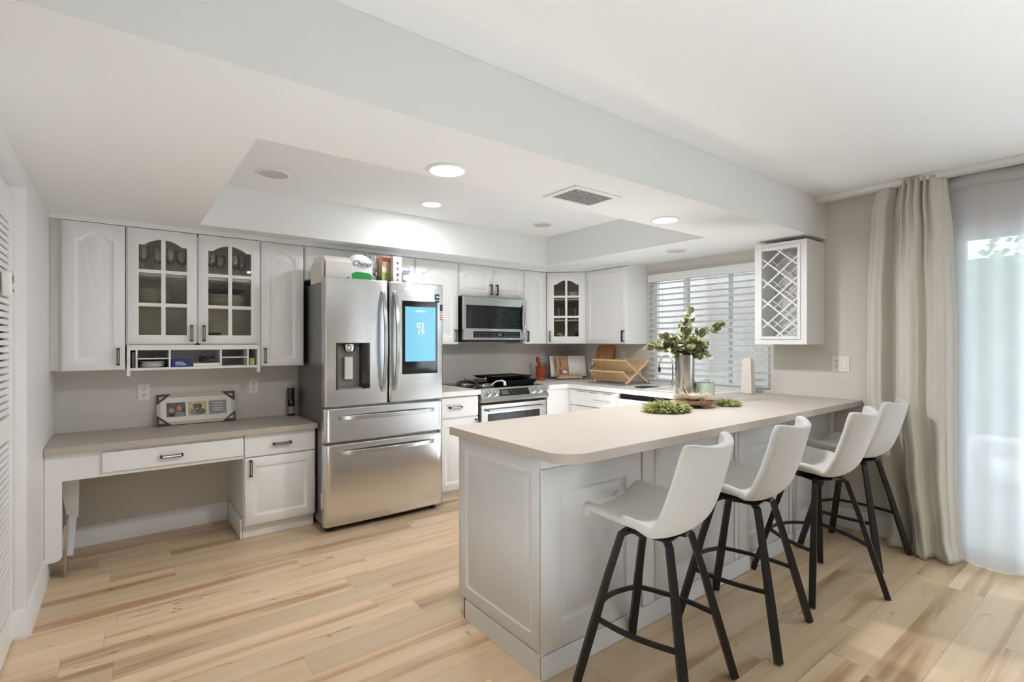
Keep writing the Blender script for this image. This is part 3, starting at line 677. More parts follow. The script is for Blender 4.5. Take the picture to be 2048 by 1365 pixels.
# ------------------------------------------------------------------ base run right of the fridge, range, corner, dishwasher
YBF = 3.695
c = thing('base_cabinet', 'white base cabinet with drawer between fridge and range', 'cabinet', (2.27, 4.0, 0))
obj('body', MB().box(2.072, 2.468, YBF + .02, Y1, .09, CT - .041), M['white'], c); obj('plinth', MB().box(2.072, 2.468, YBF + .08, Y1, 0, .09), M['trim'], c)
f = lambda z: frameT((2.076, YBF + .02, z), (1, 0, 0), (0, -1, 0))
d = slab('drawer', .388, .165, f(.715), M['white'], c); pull(f(.715), .15, .085, d, False, .11)
d = panel_door('door', .388, .60, f(.10), M['white'], c, rise=0, rail=.06); pull(f(.1), .362, .53, d, L=.1)
obj_ = MB().box(2.070, 2.472, 3.665, Y1, CT - .04, CT); solo('worktop', obj_, M['lamw'], 'short white worktop piece between fridge and range', 'worktop', bev=.002)
# L-shaped worktop with sink cut-out
mb = MB(); z0, z1 = CT - .04, CT; SX0, SX1, SY0, SY1 = 3.60, 3.98, 2.36, 2.78
mb.box(3.262, 3.50, 3.66, Y1, z0, z1); mb.box(3.50, XW - .002, SY1, Y1, z0, z1); mb.box(3.50, SX0, 2.206, SY1, z0, z1); mb.box(SX1, XW - .002, 2.206, SY1, z0, z1); mb.box(SX0, SX1, 2.206, SY0, z0, z1)
solo('corner_worktop', mb, M['lamw'], 'L-shaped white worktop running from the range under the window', 'worktop')
c = thing('base_cabinet', 'narrow white corner base cabinet right of the range', 'cabinet', (3.4, 4.0, 0))
obj('body', MB().box(3.266, 3.545, YBF, Y1, .09, z0 - .001), M['white'], c); obj('side_body', MB().box(3.545, XW - .004, 3.66, Y1, .09, z0 - .001), M['white'], c); obj('plinth', MB().box(3.266, 4.1, YBF + .06, Y1, 0, .09), M['trim'], c)
# dishwasher
c = thing('dishwasher', 'white dishwasher with vented control panel under the corner worktop', 'dishwasher', (3.85, 3.34, 0))
obj('body', MB().box(3.548, XW - .004, 3.045, 3.645, .08, z0 - .006), M['white'], c)
dd = obj('control_panel', MB().box(3.520, 3.548, 3.052, 3.638, .735, z0 - .012), M['cerw'], c, bev=.006, seg=3)
mb = MB()
for k in range(3): mb.box(3.5185, 3.5205, 3.10 + .16 * k, 3.22 + .16 * k, .868, .873, M['grey'])
for k in range(10): mb.box(3.5183, 3.5203, 3.12 + .022 * k, 3.132 + .022 * k, .80, .806, M['slate'])
for k in range(8): mb.box(3.5183, 3.5203, 3.13 + .022 * k, 3.138 + .022 * k, .782, .786, M['slate'])
obj('vent_and_buttons', mb, None, c)
obj('door', MB().box(3.525, 3.548, 3.052, 3.638, .10, .728), M['cerw'], c, bev=.004); obj('kick', MB().box(3.56, 3.6, 3.05, 3.64, 0, .095), M['dark'], c)
# sink base
c = thing('sink_cabinet', 'white base cabinet under the sink with dark open gap below the worktop', 'cabinet', (3.85, 2.63, 0))
obj('body', MB().box(3.56, XW - .004, 2.215, 3.038, .09, .60), M['white'], c); obj('front', MB().box(3.53, 3.56, 2.215, 3.038, .60, .842), M['white'], c, bev=.002)
obj('door', MB().box(3.535, 3.56, 2.22, 2.62, .10, .59).box(3.535, 3.56, 2.63, 3.03, .10, .59), M['white'], c); obj('gap_shade', MB().box(3.57, 3.575, 2.215, 3.038, .60, z0 - .002), M['dark'], c); obj('plinth', MB().box(3.60, XW - .1, 2.215, 3.038, 0, .09), M['trim'], c)  # dark sheet inside the open gap paints the shade of the recess
# sink
c = thing('sink', 'white drop-in sink set in the worktop below the window', 'sink', (3.79, 2.7, CT)); w = .022
mb = MB(); z = CT
mb.box(SX0 - w, SX0 + .006, SY0 - w, SY1 + w, z, z + .012); mb.box(SX1 - .006, SX1 + w, SY0 - w, SY1 + w, z, z + .012); mb.box(SX0 + .006, SX1 - .006, SY0 - w, SY0 + .006, z, z + .012); mb.box(SX0 + .006, SX1 - .006, SY1 - .006, SY1 + w, z, z + .012)
obj('rim', mb, M['cerw'], c, bev=.004)
mb = MB(); q = .008; mb.box(SX0 + q, SX0 + 2 * q, SY0 + q, SY1 - q, .76, z); mb.box(SX1 - 2 * q, SX1 - q, SY0 + q, SY1 - q, .76, z); mb.box(SX0 + q, SX1 - q, SY0 + q, SY0 + 2 * q, .76, z); mb.box(SX0 + q, SX1 - q, SY1 - 2 * q, SY1 - q, .76, z); mb.box(SX0 + q, SX1 - q, SY0 + q, SY1 - q, .75, .76)
obj('basin', mb, M['cerw'], c)
# faucet
c = thing('faucet', 'thin chrome gooseneck faucet behind the metal vase', 'faucet', (4.06, 2.83, CT))
fx, fy = 4.06, 2.83
mb = MB(); pts = [(fx, fy, CT + .05), (fx, fy, 1.14)]
for k in range(1, 13): a = math.pi * k / 12; pts.append((fx - .075 * (1 - math.cos(a)), fy + .0 + .02 * (1 - math.cos(a)), 1.14 + .085 * math.sin(a)))
pts.append((pts[-1][0], pts[-1][1], 1.11)); mb.tube(pts, .008, 10); obj('spout', mb, M['chrome'], c)
obj('base', MB().lathe([(0, 0), (.026, 0), (.026, .006), (.014, .012), (.013, .06), (0, .062)], (fx, fy, CT), 20), M['chrome'], c); obj('lever', MB().tube([(fx, fy - .01, CT + .05), (fx - .01, fy - .05, CT + .075), (fx - .015, fy - .075, CT + .08)], .005, 8), M['chrome'], c)
obj('spray_head', MB().lathe([(0, 0), (.012, 0), (.013, .03), (.009, .045), (0, .045)], (pts[-1][0], pts[-1][1], 1.075), 14), M['black'], c)
c = thing('soap_dispenser', 'small chrome pump soap dispenser right of the metal vase', 'soap dispenser', (4.05, 2.46, CT))
obj('collar', MB().lathe([(0, 0), (.018, 0), (.016, .01), (.008, .014), (.007, .09), (0, .09)], (4.05, 2.46, CT), 16), M['chrome'], c); obj('nozzle', MB().tube([(4.05, 2.46, CT + .085), (4.0, 2.47, CT + .088), (3.985, 2.472, CT + .075)], .005, 8), M['chrome'], c)
box_thing('black_tray', 3.70, 3.86, 2.83, 2.98, CT, CT + .012, M['iron'], 'small flat black tray on the worktop behind the dish rack end', 'tray', group=None)

# range
c = thing('range', 'stainless slide-in range with four knobs and black glass top', 'stove', (2.87, 4.0, 0))
RX0, RX1 = 2.492, 3.252
obj('body', MB().box(RX0 + .004, RX1 - .004, 3.735, 4.39, .08, .925), M['iron'], c)
obj('cooktop', MB().box(RX0, RX1 + .002, 3.74, 4.385, .9255, .938), M['blackg'], c, bev=.003)
pr = [(3.74, .938), (3.72, .936), (3.665, .85), (3.66, .83), (3.665, .818), (3.74, .812)]
mb = MB(); mb.prism(pr, lambda a, b: Vector((RX0 - .006, a, b)), lambda a, b: Vector((RX1 + .006, a, b))); cp = obj('control_panel', mb, M['steel'], c, bev=.002)
N_ = Vector((0, -.086, .055)).normalized(); Vv = Vector((0, .055, .086)).normalized(); O_ = Vector((0, 3.6925, .893))
PT = lambda p: O_ + Vector((p[0], 0, 0)) + Vv * p[1] + N_ * p[2]
obj('display', MB().box(2.68, 3.035, -.036, .034, .0, .0022, T=lambda p: PT(p)), M['blackg'], c)
obj('clock_display', MB().box(2.715, 2.79, -.022, .02, .0022, .0026, T=lambda p: PT(p)), M['led'], c)
obj('screen_mark', MB().bar(PT((2.85, -.01, .003)), PT((2.81, .02, .003)), .006, .001, M['nickel']).bar(PT((2.84, 0, .003)), PT((2.865, -.022, .003)), .006, .001, M['nickel']), None, c)
for x in (2.565, 2.645, 3.09, 3.175):
    mb = MB(); mb.lathe([(0, 0), (.030, 0), (.030, .008), (.027, .010), (.026, .034), (.022, .038), (0, .038)], (0, 0, 0), 24, T=lambda p, x=x: PT((x + p.x, p.y - .004, p.z))); kb = obj('knob', mb, M['chrome'], c)
    obj('pointer', MB().box(-.004, .004, -.026, .02, .038, .042, T=lambda p, x=x: PT((x + p.x, p.y - .004, p.z))), M['nickel'], kb)
od = obj('oven_door', MB().box(RX0 + .002, RX1 - .002, 3.69, 3.735, .20, .795), M['steel'], c, bev=.006)
obj('window', MB().box(2.565, 3.165, 3.687, 3.6895, .38, .712), M['blackg'], od)
mb = MB(); mb.tube([(2.55, 3.655, .745), (3.2, 3.655, .745)], .013, 4); mb.box(2.545, 2.565, 3.66, 3.69, .737, .755); mb.box(3.185, 3.205, 3.66, 3.69, .737, .755); obj('handle', mb, M['steelv'], od, bev=.002)
obj('storage_drawer', MB().box(RX0 + .002, RX1 - .002, 3.69, 3.735, .05, .19), M['steel'], c, bev=.004)
obj('logo_plate', MB().box(3.13, 3.15, 3.6865, 3.6885, .725, .745), M['paper'], c)
# cookware
CZ = .938
o = thing('griddle', 'large black stacked griddle pan on the right burners', 'griddle', (3.05, 4.05, CZ))
def slab_pan(x0, x1, y0, y1, z0, z1, lip=.008):
    mb = MB(); mb.loops([[(x0 + .03, y0 + .03, z0), (x1 - .03, y0 + .03, z0), (x1 - .03, y1 - .03, z0), (x0 + .03, y1 - .03, z0)], [(x0, y0, z1), (x1, y0, z1), (x1, y1, z1), (x0, y1, z1)], [(x0 + lip, y0 + lip, z1), (x1 - lip, y0 + lip, z1), (x1 - lip, y1 - lip, z1), (x0 + lip, y1 - lip, z1)], [(x0 + .03, y0 + .03, z0 + .008), (x1 - .03, y0 + .03, z0 + .008), (x1 - .03, y1 - .03, z0 + .008), (x0 + .03, y1 - .03, z0 + .008)]], None, True, True); return mb
obj('pan', slab_pan(2.86, 3.23, 3.80, 4.15, CZ, CZ + .05), M['iron'], o); obj('side_handle', MB().tube([(3.22, 3.93, CZ + .045), (3.26, 3.95, CZ + .05), (3.26, 4.02, CZ + .05), (3.22, 4.04, CZ + .045)], .007, 6), M['iron'], o)
o = thing('roasting_pan', 'flat black tray resting on top of the griddle pan', 'pan', (3.0, 4.1, CZ + .052))
obj('tray', slab_pan(2.80, 3.30, 3.95, 4.30, CZ + .052, CZ + .078), M['iron'], o, bev=.004)
for i, (x, y, r, lb) in enumerate(((2.64, 4.18, .10, 'clear glass pan lid at the rear left of the range'), (2.74, 3.99, .10, 'clear glass pan lid in the middle of the range'))):
    o = thing('cookware_cover', lb, 'lid', (x, y, CZ)); obj('dome', MB().lathe([(r, 0), (r, .006), (r - .004, .012), (r * .8, .028), (r * .45, .04), (0, .045), (0, .042), (r * .45, .037), (r * .78, .025), (r - .008, .008), (r - .008, 0)], (x, y, CZ), 32), M['gware'], o)
    obj('knob', MB().lathe([(0, 0), (.01, 0), (.01, .012), (.018, .018), (.016, .028), (0, .03)], (x, y, CZ + .043), 16), M['nickel'], o); obj('rim', MB().tube([(x + r * math.cos(a * math.pi / 16), y + r * math.sin(a * math.pi / 16), CZ + .004) for a in range(32)], .004, 6, closed=True), M['nickel'], o)
mb = MB(); mb.tube([(2.72, 3.86, CZ + .012), (2.76, 3.84, CZ + .045), (2.80, 3.80, CZ + .055), (2.81, 3.77, CZ + .04), (2.80, 3.755, CZ + .012)], .014, 8, flat=.5); solo('pan_handle_rest', mb, M['cerw'], 'curved white ceramic spoon rest at the front of the range', 'spoon rest')
# microwave
c = thing('microwave', 'stainless over-the-range microwave with black window', 'microwave', (2.9, 4.2, 1.36))
MX0, MX1, MYF = 2.508, 3.262, 4.0
obj('body', MB().box(MX0 + .008, MX1 - .004, MYF + .025, Y1, 1.365, 1.78), M['black'], c, bev=.002)
d = obj('door', MB().box(MX0, MX1, MYF, MYF + .03, 1.37, 1.778), M['steel'], c, bev=.005)
obj('window', MB().box(2.535, 3.205, MYF - .002, MYF, 1.478, 1.70), M['blackg'], d, bev=.002); obj('button_strip', MB().box(2.615, 3.17, MYF - .002, MYF, 1.392, 1.452), M['blackg'], c)
mb = MB(); 
for i in range(9):
    for j in range(2): mb.box(2.64 + i * .032, 2.655 + i * .032, MYF - .0026, MYF - .002, 1.405 + .022 * j, 1.411 + .022 * j, M['grey'])
obj('key_pad', mb, None, c); mb = MB()
for i in range(8):
    for j in range(2): mb.box(2.97 + i * .024, 2.98 + i * .024, MYF - .0026, MYF - .002, 1.405 + .022 * j, 1.411 + .022 * j, M['grey'])
obj('key_pad', mb, None, c); obj('clock_display', MB().box(2.90, 2.945, MYF - .0028, MYF - .0021, 1.41, 1.435), M['led'], c)
mb = MB(); pts = [(3.212, MYF + .003 - .045 * math.sin(math.pi * k / 14) ** .7, 1.43 + .31 * k / 14) for k in range(15)]; mb.tube(pts, .011, 10, up=(1, 0, 0)); obj('handle', mb, M['chrome'], d)
obj('underside_vent', MB().box(MX0 + .05, MX1 - .05, MYF + .05, 4.3, 1.352, 1.366), M['dark'], c); obj('logo_plate', MB().box(2.82, 2.90, MYF - .003, MYF - .002, 1.463, 1.470), M['paper'], c)

# ------------------------------------------------------------------ peninsula
PX, PYF = 1.327, 1.54
c = thing('peninsula', 'white panelled peninsula cabinet with seating side and end panel', 'kitchen peninsula', (2.7, 1.83, 0))
obj('body', MB().box(PX + .022, XW - .004, PYF + .022, 2.15, .09, CT - .042), M['pen'], c)
obj('plinth', MB().box(PX + .03, XW - .004, PYF + .022, 2.09, .0, .09), M['pen'], c)
e = panel_door('end_panel', 2.165 - PYF, .79, frameT((PX + .02, 2.165, .10), (0, -1, 0), (-1, 0, 0)), M['pen'], c, rise=0, rail=.062)
obj('end_plinth', MB().box(PX, PX + .02, PYF, 2.106, 0, .096), M['pen'], c, bev=.001); obj('end_plinth_core', MB().box(PX + .001, PX + .022, 2.107, 2.118, 0, .098), M['bark'], c, label='bare wood edge')
mb = MB(); mb.box(PX + .003, XW - .004, PYF + .006, PYF + .022, 0, CT - .042); obj('front_backing', mb, M['pen'], c)
for k, (xa, xb) in enumerate(((1.327, 1.945), (2.055, 2.78), (2.835, 3.46), (3.52, 4.10))):
    panel_door('front_panel', xb - xa, .745, frameT((xa, PYF + .0055, .098), (1, 0, 0), (0, -1, 0)), M['pen'], c, rise=0, rail=.105, t=.014)
for xa, xb in ((1.958, 2.044), (2.79, 2.825), (3.47, 3.51), (4.11, 4.19)): obj('pilaster', MB().box(xa, xb, PYF - .010, PYF + .0055, .098, .84), M['pen'], c, bev=.002)
obj('front_plinth', MB().box(PX, XW - .004, PYF - .012, PYF + .0055, 0, .094), M['pen'], c, bev=.002); obj('apron', MB().box(PX + .01, XW - .004, PYF - .010, PYF + .0055, .846, CT - .042), M['pen'], c, bev=.002)
# small scuffs on the end panel
mb = MB(); mb.loops([[(PX + .0055, 2.02, .662), (PX + .0055, 1.95, .652), (PX + .0055, 1.83, .628), (PX + .0055, 1.90, .650)], [(PX + .0050, 2.02, .662), (PX + .0050, 1.95, .652), (PX + .0050, 1.83, .628), (PX + .0050, 1.90, .650)]], None, False, True); obj('scuff', mb, mat('scuff_mark', rgb(150, 140, 122), .7), c)
# countertop with rounded corner
mb = MB(); x0, x1, y0, y1 = 1.287, XW - .002, 1.352, 2.200; r = .11
poly = []
for k in range(11): a = math.pi + math.pi / 2 * k / 10; poly.append((x0 + r + r * math.cos(a), y0 + r + r * math.sin(a)))
poly += [(x1, y0), (x1, y1), (x0 + .012, y1), (x0, y1 - .012)]
mb.prism(poly, lambda a, b: Vector((a, b, CT - .04)), lambda a, b: Vector((a, b, CT))); ct = solo('peninsula_worktop', mb, M['lam'], 'long beige laminate worktop with rounded corner on the peninsula', 'worktop', bev=.0025)

# ------------------------------------------------------------------ bar stools
def make_stool():
    t = thing('bar_stool', '', 'stool')
    # seat shell: u across, v from front lip to back top
    cl_ = [(.205, .642, .190), (.212, .655, .205), (.19, .668, .214), (.11, .662, .222), (.02, .652, .226), (-.07, .648, .228), (-.135, .660, .228), (-.178, .700, .226), (-.205, .760, .222), (-.228, .83, .214), (-.248, .90, .204), (-.262, .955, .197), (-.270, .985, .182)]
    def cr(p0, p1, p2, p3, q): return .5 * (2 * p1 + (p2 - p0) * q + (2 * p0 - 5 * p1 + 4 * p2 - p3) * q * q + (3 * p1 - p0 - 3 * p2 + p3) * q ** 3)
    cl_ = [(a_, b_, c_ * 1.03) for a_, b_, c_ in cl_]
    def C(v):
        s = v * (len(cl_) - 1); i = min(int(s), len(cl_) - 2); q = s - i
        g = lambda k: cl_[max(0, min(len(cl_) - 1, k))]
        return [cr(g(i - 1)[a], g(i)[a], g(i + 1)[a], g(i + 2)[a], q) for a in range(3)]
    def S(u, v):
        y, z, w = C(v); k = 2 * u - 1; a = abs(k)
        sv = v * 12
        seat = max(0, min(1, (6.5 - sv) / 2)); back = 1 - seat
        lift = seat * .055 * a ** 3 * (1 - .5 * max(0, (1.6 - sv) / 1.6)) + (1 if 4 < sv < 9 else 0) * 0
        fwd = back * .075 * a ** 2.2
        top = max(0, (sv - 9) / 3)
        return (k * w, y + fwd + seat * (-.012) * a ** 2 * (1 if sv < 2 else 0), z + lift + top * .026 * a ** 3 - top * .012 * max(0, a - .85) / .15)
    mb = MB(); mb.grid(S, 16, 30); obj('seat', mb, M['fab'], t, solid=.034, sub=1, world=False, smooth=80)
    mb = MB(); mb.box(-.10, .10, -.10, .10, .604, .612); mb.box(-.13, .13, -.02, .02, .612, .628); mb.box(-.02, .02, -.13, .13, .612, .628); obj('swivel_plate', mb, M['black'], t, bev=.002, world=False)
    for sx, sy in ((-1, -1), (1, -1), (1, 1), (-1, 1)):
        mb = MB(); up = Vector((sx, -sy, 0)).normalized()
        pts = [Vector((sx * .075, sy * .075, .609)), Vector((sx * .100, sy * .100, .592)), Vector((sx * .140, sy * .140, .420)), Vector((sx * .182, sy * .182, .22)), Vector((sx * .228, sy * .228, .004))]
        ws_ = [.016, .0165, .0175, .020, .019]
        mb.tube(pts, .016, 4, up=up, rr=ws_, flat=1.15); lg = obj('leg', mb, M['black'], t, world=False, bev=.002)
        obj('foot_pad', MB().box(sx * .228 - .011, sx * .228 + .011, sy * .228 - .011, sy * .228 + .011, 0, .005), M['grey'], lg, world=False)
    for k, bow_ in ((0, .055), (1, .022), (3, .022)):
        a0 = math.pi / 4 + k * math.pi / 2; rr_ = .172 * math.sqrt(2); mb = MB(); pts = []
        for i in range(13):
            q = i / 12; A_ = Vector((math.cos(a0), math.sin(a0), 0)) * rr_; B_ = Vector((math.cos(a0 + math.pi / 2), math.sin(a0 + math.pi / 2), 0)) * rr_
            m_ = A_.lerp(B_, q); m_ += (A_ + B_).normalized() * bow_ * math.sin(math.pi * q); m_.z = .262; pts.append(m_)
        mb.tube(pts, .0115, 4, flat=1.0); obj('foot_rail', mb, M['black'], t, world=False, bev=.0015)
    return t
proto = make_stool()
G = 'cream bar stools along the peninsula'
stools = [((1.69, 1.256), 11, 'cream upholstered bar stool with black legs, nearest the camera at the rounded corner'),
          ((2.378, 1.264), 8, 'cream upholstered bar stool, second from the rounded corner of the peninsula'),
          ((3.085, 1.215), -27, 'cream upholstered bar stool with turned legs, third along, before the one by the curtain'),
          ((3.745, 1.256), -3, 'cream upholstered bar stool farthest along, touching the long curtain')]
SEAT_ROT = [0, 2, 35, 8]
for i, ((x, y), a, lb) in enumerate(stools):
    o = proto if i == 0 else dup(proto)
    o.location = (x, y, 0); o.rotation_euler = (0, 0, R(a)); o['label'] = lb; o['group'] = G
    for ch in o.children:
        if ch.name.startswith(('seat',)): ch.rotation_euler = (0, 0, R(SEAT_ROT[i]))

# ------------------------------------------------------------------ window with blind
mb = MB(); a = .035
mb.box(XW + .03, XW + .11, WY0, WY0 + a, WZ0, WZ1); mb.box(XW + .03, XW + .11, WY1 - a, WY1, WZ0, WZ1); mb.box(XW + .03, XW + .11, WY0 + a, WY1 - a, WZ0, WZ0 + a); mb.box(XW + .03, XW + .11, WY0 + a, WY1 - a, WZ1 - a, WZ1); mb.box(XW + .05, XW + .09, 2.36, 2.39, WZ0 + a, WZ1 - a)
wn_ = obj('window_1', mb, M['trim'], kind='structure'); obj('window_pane', MB().box(XW + .068, XW + .072, WY0 + a, WY1 - a, WZ0 + a, WZ1 - a), M['pane'], wn_)
obj('window_sill', MB().box(XW - .0, XW + .03, WY0, WY1, WZ0 - .0, WZ0 + .012), M['trim'], wn_, bev=.003)
c = thing('window_blind', 'white horizontal slat blind in the kitchen window', 'blind', (XW - .02, 2.6, .97))
obj('headrail', MB().box(XW - .035, XW + .022, WY0 + .005, WY1 - .005, 1.945, 2.018), M['trim'], c, bev=.003)
mb = MB(); n = 17
for k in range(n):
    z = 1.925 - k * .0555
    if z < 1.01: break
    mb.bar((XW - .006, WY0 + .008, z), (XW - .006, WY1 - .008, z), .0035, .046, up=(math.cos(R(22)), 0, math.sin(R(22))))
obj('slats', mb, M['blind'], c); obj('bottom_rail', MB().box(XW - .028, XW + .018, WY0 + .008, WY1 - .008, .975, .992), M['blind'], c, bev=.003)
mb = MB()
for y in (2.14, 2.55, 3.06):
    for x in (XW - .03, XW + .018): mb.bar((x, y, .985), (x, y, 1.95), .002, .002)
obj('ladder_cord', mb, M['blind'], c)
# outlets
def outlet(loc, rz, label, double=False, switch=False, name='wall_outlet'):
    t = thing(name, label, 'outlet', loc, rz); w = .058 if double else .036
    obj('plate', MB().box(-w, w, -.005, 0, -.058, .058), M['cerw'], t, bev=.002, world=False)
    xs = [-.026] if double else [0]
    mb = MB()
    for x in xs:
        for z in (-.02, .02):
            mb.box(x - .007, x - .004, -.0062, -.005, z - .002, z + .008); mb.box(x + .004, x + .007, -.0062, -.005, z - .002, z + .008); mb.box(x - .002, x + .002, -.0062, -.005, z - .012, z - .007)
    obj('sockets', mb, M['dark'], t, world=False)
    if double: obj('rocker', MB().box(.012, .040, -.0085, -.005, -.033, .033), M['paper'], t, bev=.001, world=False)
    return t
outlet((.117, YB - .0005, 1.0), 0, 'white wall outlet above the desk left of the photo frame'); outlet((.815, YB - .0005, 1.005), 0, 'white wall outlet above the desk right of the photo frame')
outlet((3.83, YB - .0005, 1.17), 0, 'white wall outlet behind the carved mortar'); outlet((XW - .0005, 3.53, 1.19), R(-90), 'white wall outlet above the bamboo dish rack')
outlet((XW - .0005, 1.49, 1.19), R(-90), 'white double outlet and switch under the wine rack', True)

# ------------------------------------------------------------------ curtains and sliding door
st('trim_3', MB().box(4.045, 4.125, -1.2, YF - .002, ZC - .034, ZC - .001), M['trim'])
def lerpT(tab, z):
    for (z0, v0), (z1, v1) in zip(tab, tab[1:]):
        if z0 >= z >= z1: q = (z0 - z) / (z0 - z1); q = q * q * (3 - 2 * q); return v0 + (v1 - v0) * q
    return tab[-1][1] if z < tab[-1][0] else tab[0][1]
LT = [(2.41, 1.235), (2.2, 1.275), (1.6, 1.30), (1.0, 1.305), (.6, 1.24), (.1, 1.165), (0, 1.17)]
RT = [(2.41, .86), (2.0, .832), (1.4, .812), (.5, .812), (.15, .80), (0, .765)]
SHT = [(0, .04), (.05, -.005), (.12, -.035), (.20, -.02), (.30, .075), (.36, .08), (.40, -.03), (.47, -.095), (.58, -.125), (.655, -.10), (.69, -.05), (.75, -.06), (.84, -.095), (.92, -.06), (.97, .0), (1, .03)]
def prof(tab, s):
    for (a, va), (b, vb) in zip(tab, tab[1:]):
        if a <= s <= b: q = (s - a) / (b - a); q = q * q * (3 - 2 * q); return va + (vb - va) * q
    return tab[-1][1]
def drape(u, v):
    z = 2.405 - 2.40 * v; yl, yr = lerpT(LT, z), lerpT(RT, z)
    topf = max(0, 1 - (2.405 - z) / .75)
    s = u; y = yl + (yr - yl) * s
    x = 4.085 + prof(SHT, s) * (1 - .5 * topf)
    if .28 < s < .80: x += topf * .024 * math.sin((s - .28) / .52 * math.pi * 2 * 5.5)
    x += .004 * math.sin(s * 5 + z * 2.1)
    low = max(0, 1 - z / .12)
    x -= low * .03 * (1 + .5 * math.sin(s * 17)); y += low * .012 * math.sin(s * 21)
    return (x, y, max(.004, z + low * .012 * math.sin(s * 31)))
cu = solo('curtain', MB().grid(drape, 150, 70), M['drape'], 'heavy taupe floor-length curtain bunched beside the sliding door', 'curtain', solid=.003, smooth=80)
def sheer(u, v):
    z = 2.38 - 2.375 * v; y = .93 - 1.95 * u
    x = 4.135 + .012 * math.sin(u * 40) + .006 * math.sin(u * 97 + 1) - max(0, 1 - z / .1) * .035 * (1 + .4 * math.sin(u * 50))
    return (x, y, z)
sh_ = thing('sheer_curtain', 'white see-through voile curtain across the sliding glass door', 'sheer curtain', (4.13, 0, 0))
obj('voile', MB().grid(sheer, 180, 30), M['sheer'], sh_, smooth=80)
obj('header_tape', MB().grid(lambda u, v: (4.128 + .012 * math.sin(u * 40), .93 - 1.95 * u, 2.385 - .075 * v), 120, 1), M['blind'], sh_, solid=.002, smooth=80)
mb = MB(); fx0, fx1 = XW + .04, XW + .10
mb.box(fx0, fx1, .80, .855, .0, 2.065); mb.box(fx0, fx1, -.995, -.94, 0, 2.065); mb.box(fx0, fx1, -.94, .80, 2.0, 2.065); mb.box(fx0, fx1, -.94, .80, 0, .06); mb.box(fx0, fx1, -.12, -.06, .06, 2.0)
dg = obj('door_2', mb, M['trim'], kind='structure'); obj('door_pane', MB().box(XW + .068, XW + .072, -.94, .80, .06, 2.0), M['pane'], dg)

# ------------------------------------------------------------------ ceiling fixtures
def downlight(x, y, z, r, lit, label, power=17):
    t = thing('recessed_light', label, 'ceiling light', (x, y, z), 0, 'recessed ceiling lights')
    obj('trim_ring', MB().lathe([(r + .014, 0), (r + .014, -.004), (r + .004, -.008), (r, -.006), (r, 0)], (0, 0, -.0005), 40), M['trim'], t, world=False)
    if lit:
        obj('lens', MB().lathe([(0, -.004), (r - .001, -.004), (r - .001, -.001), (0, -.001)], (0, 0, 0), 40), M['lamp'], t, world=False)
        l = bpy.data.lights.new('recessed_lamp', 'AREA'); l.shape = 'DISK'; l.size = r * 1.8; l.energy = power; l.color = (.98, .97, 1)
        lo_ = bpy.data.objects.new('recessed_lamp', l); COL.objects.link(lo_); lo_.parent = t; lo_.location = (0, 0, -.012)
    else: obj('baffle', MB().lathe([(0, -.002), (r * .8, -.002), (r - .001, -.006), (r - .001, -.001), (0, -.001)], (0, 0, 0), 40), M['lampoff'], t, world=False)
downlight(1.156, 1.985, ZS, .076, True, 'large lit round ceiling light in the soffit nearest the camera', 11)
downlight(1.891, 3.485, ZC, .072, True, 'lit round ceiling light inside the tray ceiling above the fridge', 6)
downlight(2.728, 1.960, ZS, .076, True, 'lit round ceiling light in the soffit right of the air vent')
downlight(.756, 3.464, ZC, .085, False, 'unlit round ceiling light at the left end of the tray ceiling')
downlight(3.029, 3.49, ZC, .08, False, 'unlit round ceiling light at the right end of the tray ceiling')
downlight(3.733, 2.572, ZS, .08, False, 'unlit round ceiling light in the soffit before the window')
t = thing('air_vent', 'white square louvred air vent in the kitchen soffit', 'air vent', (1.943, 1.915, ZS))
vx0, vx1, vy0, vy1 = 1.772, 2.112, 1.79, 2.04; mb = MB(); b_ = .03
mb.box(vx0, vx1, vy0, vy0 + b_, ZS - .008, ZS - .0005); mb.box(vx0, vx1, vy1 - b_, vy1, ZS - .008, ZS - .0005); mb.box(vx0, vx0 + b_, vy0 + b_, vy1 - b_, ZS - .008, ZS - .0005); mb.box(vx1 - b_, vx1, vy0 + b_, vy1 - b_, ZS - .008, ZS - .0005)
obj('frame', mb, M['trim'], t, bev=.002); mb = MB()
for k in range(10): y = vy0 + b_ + .008 + k * .0185; mb.bar((vx0 + b_, y, ZS - .006), (vx1 - b_, y, ZS - .006), .0015, .015, up=(0, .85, .5))
obj('slats', mb, M['trim'], t); obj('backing', MB().box(vx0 + b_, vx1 - b_, vy0 + b_, vy1 - b_, ZS - .0015, ZS - .0005), M['lampoff'], t)

# ------------------------------------------------------------------ desk items
t = thing('photo_frame', 'beige three-opening photo frame with dark corner protectors on the desk', 'photo frame', (.43, 4.33, .76))
lean = math.atan(.07 / .22); FTm = lambda p: Vector((.188, 4.315, .7605)) + Vector((p.x, p.z * math.sin(lean) - -p.y * 1, p.z * math.cos(lean)))
FT_ = lambda p: Vector((.188 + p.x, 4.315 + p.y * math.cos(lean) + p.z * math.sin(lean), .765 + p.z * math.cos(lean) - p.y * math.sin(lean)))
w_, h_ = .49, .222; mb = MB(); f_ = .022
mb.box(0, w_, 0, .018, 0, f_, T=FT_); mb.box(0, w_, 0, .018, h_ - f_, h_, T=FT_); mb.box(0, f_, 0, .018, f_, h_ - f_, T=FT_); mb.box(w_ - f_, w_, 0, .018, f_, h_ - f_, T=FT_); obj('border', mb, M['frame'], t, bev=.002)
obj('mat_board', MB().box(f_, w_ - f_, .006, .012, f_, h_ - f_, T=FT_), M['paper'], t)
